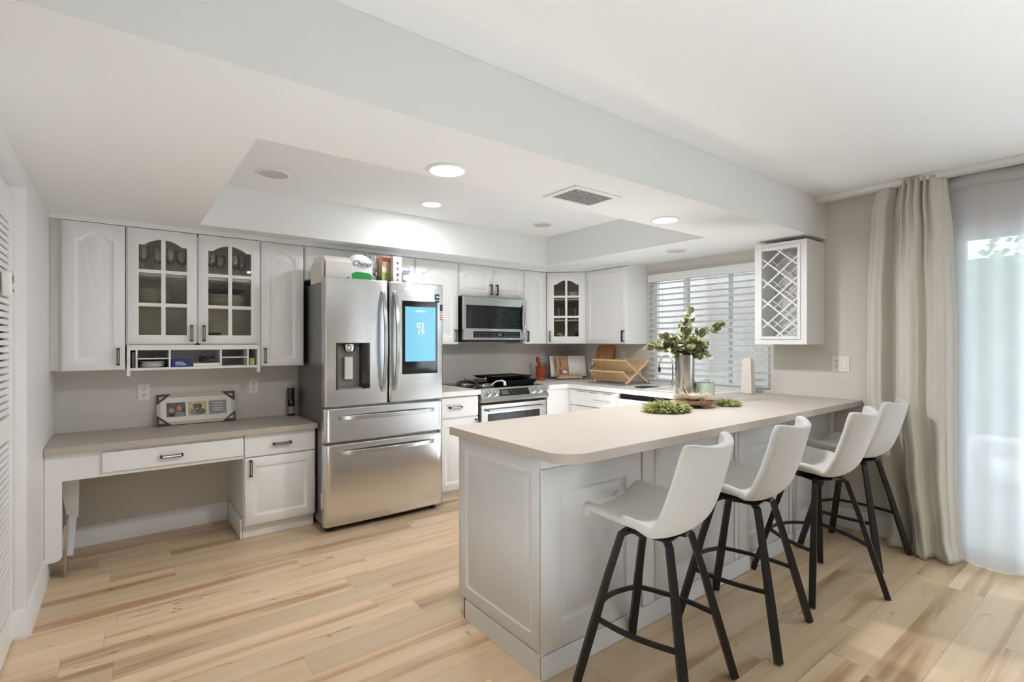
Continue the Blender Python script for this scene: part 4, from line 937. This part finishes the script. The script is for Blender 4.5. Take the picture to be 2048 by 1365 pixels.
for i, (m_, xx) in enumerate(((M['photo1'], .058), (M['photo2'], .188), (M['slate'], .318))):
    ph = obj('picture', MB().box(xx, xx + .115, .0045, .0058, .058, .160, T=FT_), m_, t)
    mb = MB()
    def disc(cx, cz, rx, rz_, mt): mb.loops([[FT_(Vector((xx + cx + rx * math.cos(a * math.pi / 8), .0042 - .0001 * len(mb.bm.faces) / 20, cz + rz_ * math.sin(a * math.pi / 8)))) for a in range(16)]], mt, False, True)
    if i == 0: disc(.075, .122, .02, .028, M['bark']); disc(.076, .118, .014, .021, M['skin']); disc(.03, .105, .015, .02, M['skin']); disc(.04, .072, .03, .014, M['navy']); disc(.08, .074, .032, .018, M['slate'])
    elif i == 1: disc(.045, .125, .016, .02, M['photo1']); disc(.072, .125, .016, .02, M['bark']); disc(.04, .085, .03, .022, M['slate']); disc(.08, .085, .03, .022, M['photo1'])
    else:
        for zz in (.14, .12, .10, .085): mb.box(xx + .025, xx + .09, .0040, .0044, zz, zz + .004, M['paper'], T=FT_)
    obj('picture_detail', mb, None, ph)
for cx, cz, sx, sz in ((0, 0, 1, 1), (w_, 0, -1, 1), (0, h_, 1, -1), (w_, h_, -1, -1)):
    mb = MB(); P0 = [(0, 0), (.085, 0), (0, .075)]; q1 = [(.014, .014), (.052, .014), (.014, .045)]
    lo1 = [FT_(Vector((cx + sx * a, -.004, cz + sz * b))) for a, b in P0]; lo2 = [FT_(Vector((cx + sx * a, -.004, cz + sz * b))) for a, b in q1]
    lo0 = [FT_(Vector((cx + sx * a, .016, cz + sz * b))) for a, b in P0]; lo3 = [FT_(Vector((cx + sx * a, -.002, cz + sz * b))) for a, b in q1]
    mb.loops([lo0, lo1, lo2, lo3], None, False, False); obj('corner_protector', mb, M['kraft'], t)
t = thing('corkscrew', 'upright black electric bottle opener with clear base on the desk', 'bottle opener', (1.075, 4.33, .7605))
obj('handle', MB().lathe([(.0, .075), (.026, .075), (.027, .08), (.027, .215), (.024, .222), (0, .222)], (1.075, 4.33, .7605), 24), M['blackg'], t); obj('collar', MB().lathe([(.025, .012), (.027, .012), (.027, .075), (.025, .075)], (1.075, 4.33, .7605), 24), M['gware'], t); obj('base', MB().lathe([(0, 0), (.028, 0), (.028, .012), (0, .012)], (1.075, 4.33, .7605), 24), M['black'], t)
# cubby contents
mb = MB(); z = 1.1845
for k in range(4): mb.lathe([(0, 0), (.05, 0), (.07, .010), (.069, .0125), (.048, .004), (0, .004)], (.16, 4.17, z + k * .009), 28)
P_ = MB(); P_.lathe([(0, 0), (.045, 0), (.066, .009), (.065, .012), (.044, .004), (0, .004)], (0, 0, 0), 28)
p0 = tag(obj('saucer', P_, M['cerw']), 'white saucer stacked in the left pigeonhole', 'saucer', 'saucers in the pigeonhole'); p0.location = (.16, 4.17, 1.1845)
for k in range(1, 4): dup(p0, (.16 + .002 * (-1) ** k, 4.17, 1.1845 + k * .009))
t = thing('blue_card_box', 'dark blue printed box in the middle pigeonhole', 'box', (.31, 4.13, 1.1845)); obj('box_body', MB().box(.262, .372, 4.10, 4.20, 1.1845, 1.234), M['blue'], t, bev=.001)
[obj('print_line', MB().box(.282, .282 + w_, 4.0990, 4.0998, z_, z_ + .004), M['paper'], t) for w_, z_ in ((.045, 1.214), (.058, 1.205), (.062, 1.196))]
box_thing('paper_stack', .385, .545, 4.10, 4.28, 1.1845, 1.207, M['paper'], 'stack of white paper in the middle pigeonhole', 'paper'); 
mb = MB(); rr2 = random.Random(5)
for k in range(7): a = rr2.uniform(0, 3.1); mb.tube([(.47 + .045 * math.cos(a + q * .5) , 4.15 + .02 * math.sin(a + q * .5), 1.214 + .005 * k * .8 + .003 * q) for q in range(7)], .005, 6)
mb.box(.43, .51, 4.12, 4.18, 1.2075, 1.22); solo('cable_pile', mb, M['iron'], 'dark coiled cable lying on the paper stack', 'cable')
mb = MB(); mb.lathe([(0, 0), (.008, 0), (.0095, .03), (.0095, .10), (0, .10)], (.0555, 4.135, 1.1845), 16); solo('grey_canister', mb, M['slate'], 'slim grey canister in the leftmost pigeonhole', 'canister')
mb = MB(); mb.lathe([(0, 0), (.014, 0), (.022, .015), (.018, .035), (.02, .05), (0, .055)], (.754, 4.13, 1.1845), 12); solo('trinket', mb, M['photo2'], 'small patterned trinket in the rightmost pigeonhole', 'trinket')
# plates and glasses in the glazed cabinet
def plate_mesh(r): m = MB(); m.lathe([(0, 0), (r * .62, 0), (r, .013), (r * .99, .0155), (r * .6, .004), (0, .004)], (0, 0, 0), 32); return m
pp = tag(obj('dinner_plate', plate_mesh(.115), M['cerw']), 'white dinner plate in the stack behind the left glass door', 'plate', 'plates behind the left glass door'); pp.location = (.165, 4.24, 1.6035)
for k in range(1, 9): dup(pp, (.165, 4.24, 1.6035 + k * .0105))
pq = tag(obj('salad_plate', plate_mesh(.085), M['cream']), 'cream side plate in the low stack behind the left glass door', 'plate', 'cream side plates'); pq.location = (.335, 4.29, 1.6035)
for k in range(1, 6): dup(pq, (.335, 4.29, 1.6035 + k * .0105))
ps = tag(obj('dinner_plate', plate_mesh(.125), M['cerw']), 'white plate under the navy bowl behind the right glass door', 'plate', 'plates behind the right glass door'); ps.location = (.60, 4.24, 1.6035)
for k in range(1, 8): dup(ps, (.60, 4.24, 1.6035 + k * .0105))
mb = MB(); mb.lathe([(0, 0), (.06, 0), (.12, .028), (.127, .045), (.123, .045), (.115, .03), (.058, .005), (0, .005)], (.60, 4.24, 1.69), 32); solo('serving_bowl', mb, M['navy'], 'wide navy bowl on top of the plates behind the right glass door', 'bowl')
def stem():
    t = thing('wine_glass', 'clear stemmed glass on the top shelf behind the glass doors', 'glass', group='stemmed glasses on the top shelf')
    obj('glass', MB().lathe([(0, 0), (.032, 0), (.03, .003), (.005, .006), (.004, .075), (.02, .088), (.036, .115), (.038, .145), (.031, .185), (.0295, .185), (.0365, .145), (.034, .116), (.018, .090), (0, .082)], (0, 0, 0), 20), M['gware'], t, world=False); return t
s0 = stem(); 
for i, (x, y) in enumerate(((.11, 4.2), (.19, 4.28), (.26, 4.2), (.33, 4.26), (.505, 4.2), (.57, 4.28), (.655, 4.2), (.71, 4.28))):
    if i == 0: s0.location = (x, y, 1.8085)
    else: dup(s0, (x, y, 1.8085))
mb = slab_pan(.07, .36, 4.14, 4.36, 1.3535, 1.39); solo('baking_tray', mb, M['iron'], 'dark baking tray on the bottom shelf behind the left glass door', 'tray')
mb = slab_pan(.44, .56, 4.14, 4.26, 1.3535, 1.42); solo('dark_bin', mb, M['iron'], 'small dark bin on the bottom shelf behind the right glass door', 'bin')
mb = MB(); mb.lathe([(0, 0), (.05, 0), (.075, .03), (.07, .03), (.048, .006), (0, .006)], (.66, 4.22, 1.3535), 24); solo('bowl', mb, M['cerw'], 'white shallow bowl on the bottom shelf behind the right glass door', 'bowl')
# corner cabinet contents
mb = MB(); mb.lathe([(0, 0), (.04, 0), (.062, .05), (.066, .085), (.06, .085), (.056, .05), (.036, .006), (0, .006)], (3.95, 4.02, 1.8155), 24); solo('basket_bowl', mb, M['cerw'], 'white woven bowl on the top shelf of the corner cabinet', 'bowl')
mb = MB(); mb.lathe([(0, 0), (.05, 0), (.07, .015), (.07, .02), (.046, .006), (0, .006)], (3.84, 4.08, 1.8155), 24); solo('saucer', mb, M['cream'], 'cream dish left of the woven bowl in the corner cabinet', 'dish')
def tumbler():
    t = thing('tumbler', 'clear tall tumbler on the middle shelf of the corner cabinet', 'glass', group='tumblers in the corner cabinet')
    obj('glass', MB().lathe([(0, 0), (.026, 0), (.033, .13), (.0315, .13), (.0245, .006), (0, .006)], (0, 0, 0), 20), M['gware'], t, world=False); return t
t0 = tumbler()
for i, (x, y) in enumerate(((3.80, 4.10), (3.87, 4.05), (3.94, 3.99), (3.90, 4.16), (4.01, 4.06))):
    if i == 0: t0.location = (x, y, 1.5905)
    else: dup(t0, (x, y, 1.5905))
t = thing('mug', 'dark mug with large white numeral in the corner cabinet', 'mug', (3.80, 4.06, 1.3485)); obj('mug_body', MB().lathe([(0, 0), (.045, 0), (.048, .10), (.044, .10), (.041, .006), (0, .006)], (3.80, 4.06, 1.3485), 24), M['slate'], t)
text('numeral', '24', .10, (3.765, 4.018, 1.40), (R(90), 0, math.atan2(U.y, U.x)), M['cerw'], t)
box_thing('teal_box', 3.90, 4.0, 3.93, 4.0, 1.3485, 1.41, M['teal'], 'teal box on the bottom shelf of the corner cabinet', 'box', rz=R(-45))
mb = MB(); mb.lathe([(0, 0), (.02, 0), (.03, .02), (.012, .045), (0, .05)], (3.95, 3.98, 1.4105), 12); solo('dark_ornament', mb, M['iron'], 'dark ornament sitting on the teal box', 'ornament')

# ------------------------------------------------------------------ worktop items by the range and window
t = thing('mortar_and_pestle', 'tall carved red wooden mortar with pestle right of the range', 'mortar', (3.60, 4.18, CT))
mx_, my_ = 3.60, 4.18
obj('mortar', MB().lathe([(0, 0), (.048, 0), (.05, .01), (.043, .022), (.043, .035), (.052, .05), (.056, .13), (.060, .15), (.055, .15), (.05, .13), (.04, .04), (0, .035)], (mx_, my_, CT), 28), M['red'], t)
obj('pestle', MB().tube([(mx_ + .01, my_, CT + .05), (mx_ - .02, my_, CT + .16), (mx_ - .035, my_ + .005, CT + .225), (mx_ - .04, my_ + .005, CT + .255)], .02, 12, rr=[.014, .018, .024, .014]), M['red'], t)
# cookbook on stand
t = thing('cookbook', 'open cookbook with photo page and blank page on a stand', 'book', (3.93, 4.17, CT)); by = 4.14
bU = Vector((.93, -.37, 0)).normalized(); bN = Vector((bU.y, -bU.x, 0)); bt_ = R(14)
def BK(p): return Vector((3.73, 4.16, CT + .03)) + bU * p[0] + (Vector((0, 0, 1)) * math.cos(bt_) - bN * math.sin(bt_)) * p[1] + (bN * math.cos(bt_) + Vector((0, 0, 1)) * math.sin(bt_)) * p[2]
BV = lambda p: BK((p.x, p.y, p.z))
obj('cover', MB().box(-.006, .436, -.004, .236, -.010, -.004, T=BV), M['black'], t)
mb = MB()
for x0, x1, sg in ((0, .215, 1), (.215, .43, -1)):
    mb.grid(lambda u, v, x0=x0, x1=x1, sg=sg: BK((x0 + (x1 - x0) * u, .232 * v, .004 + .014 * math.sin(math.pi * (u if sg > 0 else 1 - u) ** .7) * 1.0)), 14, 2)
obj('pages', mb, M['paper'], t, solid=.006)
obj('photo_page', MB().grid(lambda u, v: BK((.035 + .18 * u, .004 + .225 * v, .0085 + .014 * math.sin(math.pi * (.163 + .837 * u) ** .7))), 12, 2), M['tan'], t, solid=.0006)
mb = MB()
for (cx, cz, rx, rz2, mt) in ((.12, .07, .07, .045, M['bark']), (.14, .10, .05, .03, M['skin']), (.16, .05, .03, .018, M['paper']), (.06, .14, .012, .07, M['bark']), (.115, .16, .01, .06, M['bark'])):
    k = cx; mb.loops([[BK((cx + rx * math.cos(a * math.pi / 10), cz + rz2 * math.sin(a * math.pi / 10), .0185 + .0 * a + .004 + .0004 * len(mb.bm.faces))) for a in range(20)]], mt, False, True)
obj('photo_detail', mb, None, t)
t2 = thing('book_stand', 'low wooden cookbook stand under the open book', 'book stand', (3.93, 4.12, CT))
mb = MB(); mb.box(.07, .36, -.028, -.006, -.02, .045, T=BV); obj('ledge', mb, M['frame'], t2, bev=.002)
mb = MB(); mb.box(.09, .34, -.006, .018, .030, .040, T=BV); obj('lip', mb, M['wood'], t2, bev=.002)
# plate rack etc
t = thing('cutting_board', 'tall rounded wooden cutting board leaning in the corner by the dish rack', 'cutting board', (4.14, 3.74, CT))
mb = MB(); yl, yr, zt = 3.635, 3.885, .385; pl = [(yl, 0), (yr, 0)]
for cx, a0 in ((yr - .05, 0), (yl + .05, 90)):
    for k in range(7): a = R(a0 + 15 * k); pl.append((cx + .05 * math.cos(a), zt - .05 + .05 * math.sin(a)))
lean2 = .09 / .38
mb.prism(pl, lambda a, b: Vector((4.085 + b * lean2, a, CT + .004 + b * .97)), lambda a, b: Vector((4.103 + b * lean2, a, CT + .004 + b * .97))); obj('board', mb, M['board'], t, bev=.004)
t = thing('soap_bottle', 'small clear bottle with white pump between cookbook and cutting board', 'bottle', (4.15, 3.93, CT))
obj('bottle', MB().lathe([(0, 0), (.028, 0), (.03, .01), (.03, .13), (.012, .15), (.012, .165), (0, .165)], (4.15, 3.93, CT), 20), M['gware'], t); obj('soap', MB().lathe([(0, .002), (.026, .002), (.026, .10), (0, .10)], (4.15, 3.93, CT), 20), M['cream'], t); obj('pump', MB().lathe([(0, .165), (.014, .165), (.013, .18), (.005, .182), (.005, .2), (0, .2)], (4.15, 3.93, CT), 14).tube([(4.15, 3.93, CT + .197), (4.12, 3.915, CT + .197)], .005, 8), M['cerw'], t)
# drying mat + bamboo rack
mt_ = MB(); mt_.box(3.75, 4.17, 3.17, 3.62, CT, CT + .008); solo('drying_mat', mt_, M['slate'], 'grey drying mat under the bamboo dish rack', 'mat', bev=.003)
t = thing('dish_rack', 'folding two-tier bamboo dish rack on the worktop', 'dish rack', (3.97, 3.4, CT + .008))
ry0, ry1 = 3.17, 3.60; zb = CT + .012
def side(y):   # X-shaped end frame: long leg from front-bottom to back-top and reverse
    mb = MB(); mb.bar((3.80, y, zb), (4.15, y, zb + .225), .012, .018, up=(0, 1, 0)); mb.bar((4.14, y + .013, zb), (3.80, y + .013, zb + .225), .012, .018, up=(0, 1, 0)); mb.bar((3.86, y, zb + .025), (3.76, y, zb + .115), .012, .016, up=(0, 1, 0)); return mb
for y in (ry0, ry1 - .013): obj('end_frame', side(y), M['bamb'], t)
rails = {'a': (3.80, zb + .225), 'b': (4.15, zb + .225), 'c': (3.975, zb + .112), 'd': (3.76, zb + .115), 'e': (3.86, zb + .022), 'f': (4.02, zb + .10)}
for k, (x, z) in rails.items(): obj('rail', MB().bar((x, ry0, z), (x, ry1, z), .014, .014), M['bamb'], t)
for (a, b) in (('a', 'c'), ('b', 'c'), ('d', 'e'), ('e', 'f')):
    mb = MB(); n = 19
    for k in range(1, n): y = ry0 + (ry1 - ry0) * k / n; mb.bar((rails[a][0], y, rails[a][1]), (rails[b][0], y, rails[b][1]), .006, .006, up=(0, 1, 0))
    obj('dowel_row', mb, M['bamb'], t)
mb = MB(); 
for k in range(6): mb.tube([(4.165, 3.30 - .022 * k, CT + .01), (4.165, 3.30 - .022 * k, CT + .16)], .002, 5)
mb.tube([(4.165, 3.32, CT + .16), (4.165, 3.18, CT + .16)], .003, 5); mb.tube([(4.165, 3.32, CT + .010), (4.165, 3.18, CT + .010)], .003, 5); solo('wire_rack', mb, M['nickel'], 'small upright wire rack behind the bamboo dish rack', 'rack')

# twig decor at back by fridge
t = thing('twig_decoration', 'slim dark twig with white blossom and black top right of the fridge', 'decoration', (2.16, 4.33, CT))
tx, ty = 2.20, 4.28
obj('twig', MB().tube([(tx, ty, CT), (tx + .012, ty, CT + .06), (tx - .004, ty, CT + .11), (tx + .006, ty, CT + .16), (tx - .002, ty, CT + .22), (tx, ty, CT + .25)], .006, 6, rr=[.004, .007, .009, .010, .007, .004]), M['bark'], t)
obj('black_hook', MB().bar((tx - .015, ty, CT + .275), (tx + .03, ty, CT + .285), .014, .014).bar((tx + .025, ty, CT + .28), (tx, ty, CT + .235), .014, .014), M['iron'], t); obj('blossom', MB().lathe([(0, 0), (.014, .006), (.018, .015), (.012, .026), (0, .03)], (tx + .03, ty, CT + .075), 10), M['cream'], t)

# ------------------------------------------------------------------ peninsula arrangement
vx, vy = 3.055, 2.035
t = thing('vase', 'tall cylindrical brushed metal vase holding eucalyptus on the peninsula', 'vase', (vx, vy, CT)); VH = .33
obj('cylinder', MB().lathe([(0, 0), (.062, 0), (.063, .002), (.063, VH), (.060, VH), (.060, .01), (0, .01)], (vx, vy, CT), 48), M['nickel'], t)
t = thing('eucalyptus_bunch', 'eucalyptus branches with round green leaves standing in the metal vase', 'plant', (vx, vy, CT + .012))
RR = random.Random(11); CR = Vector((math.sin(YAW), -math.cos(YAW), 0)); CF = Vector((math.cos(YAW), math.sin(YAW), 0))
stems = MB(); lv = MB(); top = Vector((vx, vy, CT + VH))
def leafat(p, d, s, m):
    d = d.normalized(); q = Vector((RR.uniform(-1, 1), RR.uniform(-1, 1), RR.uniform(-1, 1))); n = d.cross(q).normalized(); w = d.cross(n).normalized(); pts = []
    cen = p + d * s * .55; k = 12
    ring = [cen + d * math.cos(2 * math.pi * i / k) * s * .55 + n * math.sin(2 * math.pi * i / k) * s * .46 + w * (.12 * s * abs(math.sin(2 * math.pi * i / k)) ** 2) for i in range(k)]
    ring2 = [v - w * .0012 for v in ring]
    mi = lv._mi(m); A_ = [lv.bm.verts.new(v) for v in ring]; c1 = lv.bm.verts.new(cen); B_ = [lv.bm.verts.new(v) for v in ring2]; c2 = lv.bm.verts.new(cen - w * .0012)
    for i in range(k): j = (i + 1) % k; lv.face([A_[i], A_[j], c1], mi); lv.face([B_[j], B_[i], c2], mi); lv.face([A_[i], B_[i], B_[j], A_[j]], mi)
br = [(-.25, .055, 13, .03), (-.17, .12, 11, -.06), (-.19, .07, 10, .12), (.03, .285, 13, 0), (.0, .20, 9, .05), (.255, .20, 14, 0), (.17, .16, 10, .07), (.10, .08, 9, -.08), (.13, .04, 8, -.02), (-.08, .07, 9, -.08), (-.1, .02, 8, -.05), (.05, .10, 10, -.10), (.12, .0, 7, -.06), (-.03, .12, 9, .10), (.0, .04, 8, -.1)]
for bx, bz, nl, bd in br:
    end = top + CR * bx + CF * bd + Vector((0, 0, bz)); mid = top + CR * bx * .35 + CF * bd * .35 + Vector((0, 0, max(.04, bz * .65 + .03)))
    base = Vector((vx + RR.uniform(-.02, .02), vy + RR.uniform(-.02, .02), CT + .012)); pts = []
    for i in range(13):
        q = i / 12; p = (top + CR * bx * .03) * (1 - q) ** 2 + mid * 2 * q * (1 - q) + end * q * q; pts.append(p)
    stems.tube([base] + pts, .0025, 5)
    for i in range(nl):
        q = .12 + .88 * i / (nl - 1); k = q * 12; a = int(min(11, k)); p = pts[a].lerp(pts[a + 1], k - a); tg = (pts[a + 1] - pts[a]).normalized()
        for sg in (1, -1):
            d = (tg * .5 + Vector((RR.uniform(-1, 1), RR.uniform(-1, 1), RR.uniform(-.6, 1)))).normalized(); s = (.066 - .026 * q) * RR.uniform(.8, 1.15)
            leafat(p, d, s, M['leafp'] if RR.random() < .13 else M['leaf'])
obj('stems', stems, M['stem'], t); obj('leaves', lv, None, t, smooth=60)
t = thing('wood_slice', 'round rustic wood slice riser with bark edge under the dried sprigs', 'wood slice', (2.93, 1.90, CT))
wx, wy = 2.93, 1.885; mb = MB(); mb.lathe([(0, .022), (.115, .022), (.122, .026), (.124, .040), (.118, .045), (0, .045)], (wx, wy, CT), 40); obj('disc', mb, M['bark'], t)
for a in (20, 140, 260): obj('foot', MB().lathe([(0, 0), (.016, 0), (.019, .0225), (0, .0225)], (wx + .085 * math.cos(R(a)), wy + .085 * math.sin(R(a)), CT), 12), M['slice'], t)
t = thing('dried_sprigs', 'pale dried sprigs and twigs spread on the wood slice', 'dried plant', (wx, wy, CT + .046)); mb = MB()
for k in range(620):
    a = RR.uniform(0, 2 * math.pi); r0 = RR.uniform(0, .10); p = Vector((wx + r0 * math.cos(a), wy + r0 * math.sin(a), CT + .048 + RR.uniform(0, .018))); b = a + RR.uniform(-.7, .7); L_ = RR.uniform(.03, .085)
    e_ = p + Vector((math.cos(b), math.sin(b), RR.uniform(0, .42))) * L_; e_.z = max(e_.z, CT + .047 if (e_.xy - Vector((wx, wy))).length < .125 else CT + .012); mb.bar(p, e_, .0045, .002, w2=.0015, h2=.001)
for k in range(26): a = RR.uniform(0, 6.28); p = Vector((wx + .05 * math.cos(a), wy + .05 * math.sin(a), CT + .05)); mb.bar(p, p + Vector((math.cos(a) * .7, math.sin(a) * .7, RR.uniform(.5, 1))) * RR.uniform(.06, .14), .0022, .0022, w2=.001, h2=.001)
obj('sprigs', mb, M['dry'], t)
def tuft(name, cx, cy, rx, ry, n, label, seed, h=.05):
    rn = random.Random(seed); mb = MB()
    for k in range(n):
        a = rn.uniform(0, 6.283); q = math.sqrt(rn.random()); x = cx + rx * q * math.cos(a); y = cy + ry * q * math.sin(a); z = CT + .004 + rn.uniform(0, h) * (1 - q * .7)
        b = a + rn.uniform(-.9, .9); L_ = rn.uniform(.035, .065); d = Vector((math.cos(b), math.sin(b), rn.uniform(-.25, .5))); p = Vector((x, y, z)); e_ = p + d * L_; e_.z = max(e_.z, CT + .003)
        m_ = (p + e_) / 2 + Vector((0, 0, .004)); mb.tube([p, m_, e_], .004, 5, rr=[.0022, .0044, .0008], flat=.45)
    return solo(name, mb, M['lamb'], label, 'greenery')
tuft('succulent_garland', 2.605, 1.86, .125, .095, 900, 'fleshy green foliage wreath piece left of the wood slice', 2, .06); tuft('succulent_garland', 3.15, 1.78, .06, .045, 260, 'smaller green foliage tuft right of the wood slice', 3, .04)
# candle jar, towel
t = thing('candle_jar', 'mint green ceramic candle jar behind the wood slice', 'candle', (3.155, 1.95, CT)); cx_, cy_ = 3.155, 1.95
obj('jar', MB().lathe([(0, 0), (.058, 0), (.066, .008), (.068, .02), (.068, .135), (.066, .14), (.062, .14), (.062, .05), (0, .05)], (cx_, cy_, CT), 48), M['mint'], t); obj('wax', MB().lathe([(0, .05), (.061, .05), (.061, .12), (0, .12)], (cx_, cy_, CT), 40), M['cream'], t)
mb = MB(); qx, qy = 4.01, 2.09; lo0 = []
for z, s in ((0, .044), (.01, .045), (.14, .041), (.27, .036), (.282, .033), (.286, .026)): lo0.append([(qx + s * .75 * a, qy + s * b, CT + z) for a, b in ((-1, -1), (1, -1), (1, 1), (-1, 1))])
mb.loops(lo0, None, True, True); solo('tapered_canister', mb, M['cream'], 'tall tapered cream block standing on the worktop by the window', 'canister', bev=.006)

# ------------------------------------------------------------------ outside
st('patio_floor', MB().box(4.4, 11, -6, 7, -.12, -.03), M['concrete']); st('patio_ceiling', MB().box(4.36, 7.4, -6, 1.8, 2.55, 2.65).box(4.36, 5.7, 1.8, 7, 2.55, 2.65), M['stucco'])
st('patio_wall', MB().box(6.2, 6.35, 2.4, 7, -.03, 2.55), M['stucco'])
gp = 'posts of the patio enclosure'
p_ = tag(recenter(obj('patio_post', MB().box(7.3, 7.36, 1.6, 1.66, -.03, 2.55), M['post'])), 'slim grey post of the patio screen enclosure', 'post', gp)
for y in (.2, -1.2, -2.8, -4.4): dup(p_, (7.33, y, -.03))
for x, y in ((5.9, 3.9), (5.9, 2.7)): dup(p_, (x, y, -.03), label='slim grey post outside the kitchen window', group='posts outside the kitchen window')
solo('patio_bench', MB().box(6.6, 7.0, -.4, 1.2, .25, .4).box(6.6, 6.66, -.4, -.34, -.03, .25).box(6.94, 7.0, 1.14, 1.2, -.03, .25).box(6.6, 6.66, 1.14, 1.2, -.03, .25).box(6.94, 7.0, -.4, -.34, -.03, .25), M['skyp'], 'white bench on the patio seen through the sheer curtain', 'bench')
hd = MB(); rn = random.Random(9)
for k in range(5200):
    y = rn.uniform(-6, 6.5); x = rn.uniform(9.7, 10.3); z = rn.uniform(.2, 2.75 + .2 * math.sin(y * 2.1) + .12 * math.sin(y * 5.3)); s = rn.uniform(.05, .12)
    d = Vector((rn.uniform(-1, 1), rn.uniform(-1, 1), rn.uniform(-1, 1))).normalized(); e1 = d.cross(Vector((.3, .2, 1))).normalized(); e2 = d.cross(e1); c0 = Vector((x, y, z))
    hd.face([hd.bm.verts.new(c0 + e1 * s), hd.bm.verts.new(c0 + e2 * s * .6), hd.bm.verts.new(c0 - e1 * s), hd.bm.verts.new(c0 - e2 * s * .6)])
hd.box(10.2, 10.4, -6, 6.5, -.03, 2.6)
h = obj('hedge', hd, M['hedge']); tag(h, 'pale green hedge beyond the patio', 'hedge'); h['kind'] = 'stuff'
